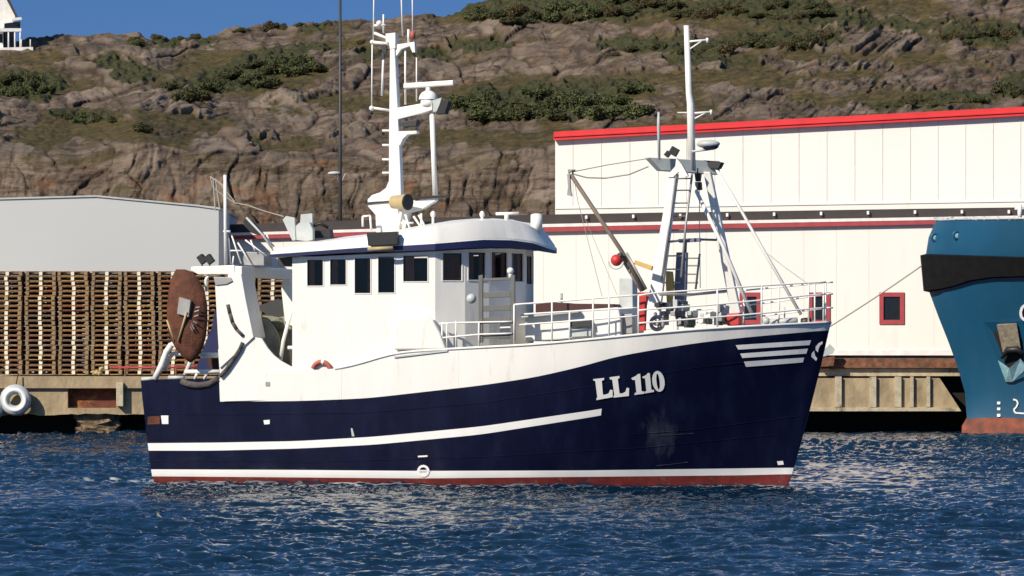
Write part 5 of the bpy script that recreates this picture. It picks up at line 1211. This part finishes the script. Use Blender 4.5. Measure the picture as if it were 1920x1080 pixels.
# ------------------------------------------------------------------ blue ship at the right
SO = (0, 171.2, 0); fs_ = Frame(SO, 0.); sb = fs_.b
M['shipblue'] = mat('ship_blue_paint', (.004, .066, .135), .45, var=.10, vscale=.6, dirt=(.015, .075, .14), dscale=.9, dlo=.5, dhi=.8, stretch=(1, 1, .4))
M['shipred'] = mat('ship_bottom_red', (.22, .062, .034), .8, var=.4, vscale=2, dirt=(.10, .04, .03), dscale=1.6, dlo=.45, dhi=.65)
ship = empty('moored_ship', SO, label='large blue ship bow with broad black fender band at the right edge', cat='ship')
ST = [(1806, 840), (1797, 818), (1803, 800), (1818, 775), (1812, 745), (1800, 700), (1782, 650), (1762, 600), (1742, 546), (1730, 500), (1738, 470), (1742, 440), (1755, 414)]
def stem_x(z):
    zs2 = [sb(a, c, 0).z for a, c in ST]; xs2 = [sb(a, c, 0).x for a, c in ST]; return float(np.interp(z, zs2, xs2))
ZT = sb(1800, 414, 0).z
def shb(t, z):                                   # t metres aft of the stem
    v_ = min(max(z / ZT, 0), 1)
    full = 4.3; run = 5.0 + 9.0 * (1 - v_)
    s_ = min(t / run, 1)
    return .06 + full * (1 - (1 - s_) ** 2.0) ** .85 * (.80 + .2 * v_)
ts = np.concatenate([np.linspace(0, 3, 22) ** 1.0, np.linspace(3.4, 24, 34)])
def spt(t, z, s_): return Vector((stem_x(z) + t * (1 + 0), s_ * shb(t, z), z))
def sonhull(px, py):
    y = -1.5
    for i in range(30):
        p = sb(px, py, y); t_ = max(0, p.x - stem_x(p.z)); y = .5 * y - .5 * shb(t_, p.z)
    p = sb(px, py, y); return Vector((p.x, y, p.z))
def scurve(pts):
    px = np.linspace(pts[0][0], pts[-1][0], 50); py = interp(px, pts); q_ = []
    for a, c in zip(px, py): p = sonhull(a, c); q_.append((p.x - stem_x(p.z), p.z))
    return np.interp(ts, [a[0] for a in q_], [a[1] for a in q_])
zred = scurve([(1822, 784), (1870, 783), (1990, 786)]); zfl = scurve([(1742, 548), (1760, 545), (1790, 538), (1820, 528), (1860, 522), (1990, 518)]); zft = scurve([(1735, 476), (1800, 478), (1990, 484)]); ztp = scurve([(1756, 414), (1800, 412), (1990, 410)])
rows = [(-1.2 + 0 * ts, 1), (-.4 + 0 * ts, 1), (zred * .5, 1), (zred, 1)] + [(zred + (zfl - zred) * k, 0) for k in (.2, .4, .6, .8, 1.)] + [(zft, 0), ((zft + ztp) / 2, 0), (ztp, 0)]
m = MB(); nT = len(ts)
for s_ in (-1, 1):
    o0 = len(m.v); m.v += [tuple(spt(ts[i], z[i], s_)) for z, _ in rows for i in range(nT)]
    for j in range(1, len(rows)):
        for i in range(nT - 1): m.f.append((o0 + (j - 1) * nT + i, o0 + (j - 1) * nT + i + 1, o0 + j * nT + i + 1, o0 + j * nT + i)); m.mi.append(rows[j][1]); m.sm.append(True)
top = rows[-1][0]; o0 = len(m.v)
m.v += [tuple(spt(ts[i], top[i] - .02, s_)) for i in range(nT) for s_ in (-1, 1)]
m.f += [(o0 + 2 * i, o0 + 2 * i + 1, o0 + 2 * i + 3, o0 + 2 * i + 2) for i in range(nT - 1)]; m.mi += [0] * (nT - 1); m.sm += [False] * (nT - 1)
o0 = len(m.v); m.v += [tuple(spt(0, z[0], s_)) for z, _ in rows for s_ in (-1, 1)]
for j in range(len(rows) - 1): m.f.append((o0 + 2 * j, o0 + 2 * j + 1, o0 + 2 * j + 3, o0 + 2 * j + 2)); m.mi.append(rows[j + 1][1]); m.sm.append(False)
m.build('hull', ['shipblue', 'shipred'], ship)
m = MB()
def band(off, z, i, s_): p = spt(ts[i], z, s_); return p + Vector((-off if i < 3 else -off * .3, s_ * off, 0))
vs = []
for s_ in (-1, 1):
    seq = range(nT - 1, -1, -1) if s_ == -1 else range(nT)
    for i in seq: vs += [band(.02, zfl[i], i, s_), band(.20, zfl[i] + .05, i, s_), band(.20, zft[i] - .05, i, s_), band(.02, zft[i], i, s_)]
m.add(vs, [(4 * i + k, 4 * i + k + 1, 4 * i + 5 + k, 4 * i + 4 + k) for i in range(2 * nT - 1) for k in range(3)], 0)
M['fblack'] = mat('fender_rubber', (.009, .009, .010), .9, var=.2, spec=.1)
m.build('fender_band', 'fblack', ship)
def sdec(polys, name, material, off=.10):
    m = MB()
    for p in polys: m.add([sonhull(a, c) + Vector((0, -off, 0)) for a, c in p], [tuple(range(len(p)))])
    return m.build(name, material, ship, fix=False)
def sstroke(path, w_):
    out = []
    for (x0, y0), (x1, y1) in zip(path[:-1], path[1:]):
        L_ = math.hypot(x1 - x0, y1 - y0); nx, ny = -(y1 - y0) / L_ * w_ / 2, (x1 - x0) / L_ * w_ / 2
        out.append([(x0 + nx, y0 + ny), (x1 + nx, y1 + ny), (x1 - nx, y1 - ny), (x0 - nx, y0 - ny)])
    return out
sdec(sstroke([(1899, 749), (1905, 750), (1908, 756), (1905, 763), (1900, 768), (1903, 774), (1918, 775), (1940, 775)], 3), 'name_letter', 'stripe')
sdec(sstroke([(1922, 572), (1916, 576), (1913, 585), (1914, 594), (1920, 600), (1934, 602)], 5), 'name_letter', 'stripe')
for y_ in (756, 767, 779): sdec([[(1869, y_ - 3), (1875, y_ - 3), (1875, y_ + 2), (1869, y_ + 2)]], 'draft_mark', 'stripe')
# anchor pocket
pk = [(1843, 604), (1915, 602), (1935, 640), (1935, 700), (1896, 716), (1885, 716), (1872, 675)]
c0 = sonhull(1890, 650)
m = MB(); f_ = [sonhull(a, c) + Vector((0, -.02, 0)) for a, c in pk]; bk = [c0 + (p - c0) * .62 + Vector((0, -.05, 0)) for p in f_]
n_ = len(pk); fr2 = [p + Vector((0, -.14, 0)) for p in f_]
m.add(fr2 + bk, [(i, (i + 1) % n_, n_ + (i + 1) % n_, n_ + i) for i in range(n_)], 0); m.add(bk, [tuple(range(n_))], 1); m.add(f_ + fr2, [(i, (i + 1) % n_, n_ + (i + 1) % n_, n_ + i) for i in range(n_)], 0)
m.build('anchor_pocket', ['shipblue', 'shadeblack'], ship, fix=False)
M['anchor'] = mat('anchor_stone_grey', (.22, .185, .135), .9, var=.3, vscale=6, bump=.4)
m = MB(); f_ = [sonhull(a, c) + Vector((0, -.25, 0)) for a, c in [(1868, 608), (1905, 606), (1914, 660), (1880, 662)]]; m.slab(f_, [p + Vector((0, .2, 0)) for p in f_])
m.build('anchor_shank', 'anchor', ship, bevel=.04)
m = MB(); m.tube([sonhull(1876, 672) + Vector((0, -.3, 0)), sonhull(1888, 656) + Vector((0, -.36, 0)), sonhull(1905, 655) + Vector((0, -.36, 0)), sonhull(1922, 666) + Vector((0, -.3, 0))], [.05, .14, .14, .05]); m.build('anchor_fluke', 'black', ship)
m = MB(); a_ = [sonhull(x, y_) for x, y_ in [(1870, 675), (1890, 690), (1912, 672), (1925, 690), (1897, 716), (1885, 716)]]
m.add([a_[0] + Vector((0, -.16, 0)), a_[1] + Vector((0, -.4, 0)), a_[5] + Vector((0, -.16, 0)), a_[2] + Vector((0, -.2, 0)), a_[4] + Vector((0, -.16, 0)), a_[3] + Vector((0, -.16, 0))], [(0, 1, 2), (1, 3, 4, 2), (3, 5, 4)]); 
M['pocketlip'] = mat('pale_pocket_lip', (.22, .38, .42), .6, var=.3, vscale=4); m.build('pocket_lip', 'pocketlip', ship, fix=False)
for px_, py_2 in ((1753, 445), (1794, 441)):
    m = MB(); c_ = sonhull(px_, py_2) + Vector((0, -.02, 0)); m.torus(c_, .14, .05, (1, 0, 0), (0, 0, 1), nu=18); m.build('fairlead', 'shipblue', ship)
    m = MB(); m.tube([c_ + Vector((0, .04, 0)), c_ + Vector((0, -.01, 0))], .12, n=14); m.build('fairlead_mouth', 'pocketlip', ship)
# rail cap with coiled lines on top
m = MB(); random.seed(2)
m.tube([spt(ts[i], ztp[i] + .03, -1) for i in range(0, nT)], .05, n=6)
for k in range(34):
    p = sonhull(1756 + k * 5.2, 413); m.ball(p + Vector((0, .1, random.uniform(.03, .1))), (random.uniform(.06, .16), .1, random.uniform(.03, .08)), nu=8, nv=5)
m.build('mooring_lines', 'palegrey', ship)
m = MB(); p = sonhull(1915, 412); m.tube([p + Vector((0, .5, 0)), p + Vector((0, .5, .6))], .09); m.tube([p + Vector((-.2, .5, .45)), p + Vector((.3, .5, .45))], .05); m.build('bitt', 'white', ship)
# mooring rope from the ship's bow down behind the fishing boat's stem to the quay
A = sonhull(1733, 498) + Vector(SO) + Vector((-.1, 0, 0)); E = W(1462, 668, 173.4)
m = MB(); pts = []
for k in range(15):
    t_ = k / 14; p = E.lerp(A, t_); p.z -= .10 * 4 * t_ * (1 - t_); pts.append(p)
m.tube(pts, .032, n=6); o = m.build('mooring_rope', 'rope'); tagp(o, 'thin grey mooring rope running from the blue ship down behind the navy bow', 'rope')
# small fender float hanging at the quay by the bow
m = MB(); P0 = W(1540, 662, 172.6)
f_ = [W(a, c, 172.6) - P0 for a, c in [(1537, 671), (1562, 663), (1566, 655), (1556, 645), (1552, 650), (1536, 660)]]; m.slab(f_, [p + Vector((0, .5, 0)) for p in f_], 0)
f_ = [W(a, c, 172.6) - P0 for a, c in [(1535, 672), (1565, 668), (1563, 686), (1535, 688)]]; m.slab(f_, [p + Vector((0, .4, 0)) for p in f_], 1)
o = m.build('mooring_bollard', ['palegrey', 'brick']); o.location = P0; tagp(o, 'pale capped rusty mooring bollard on the quay just right of the navy bow', 'bollard')
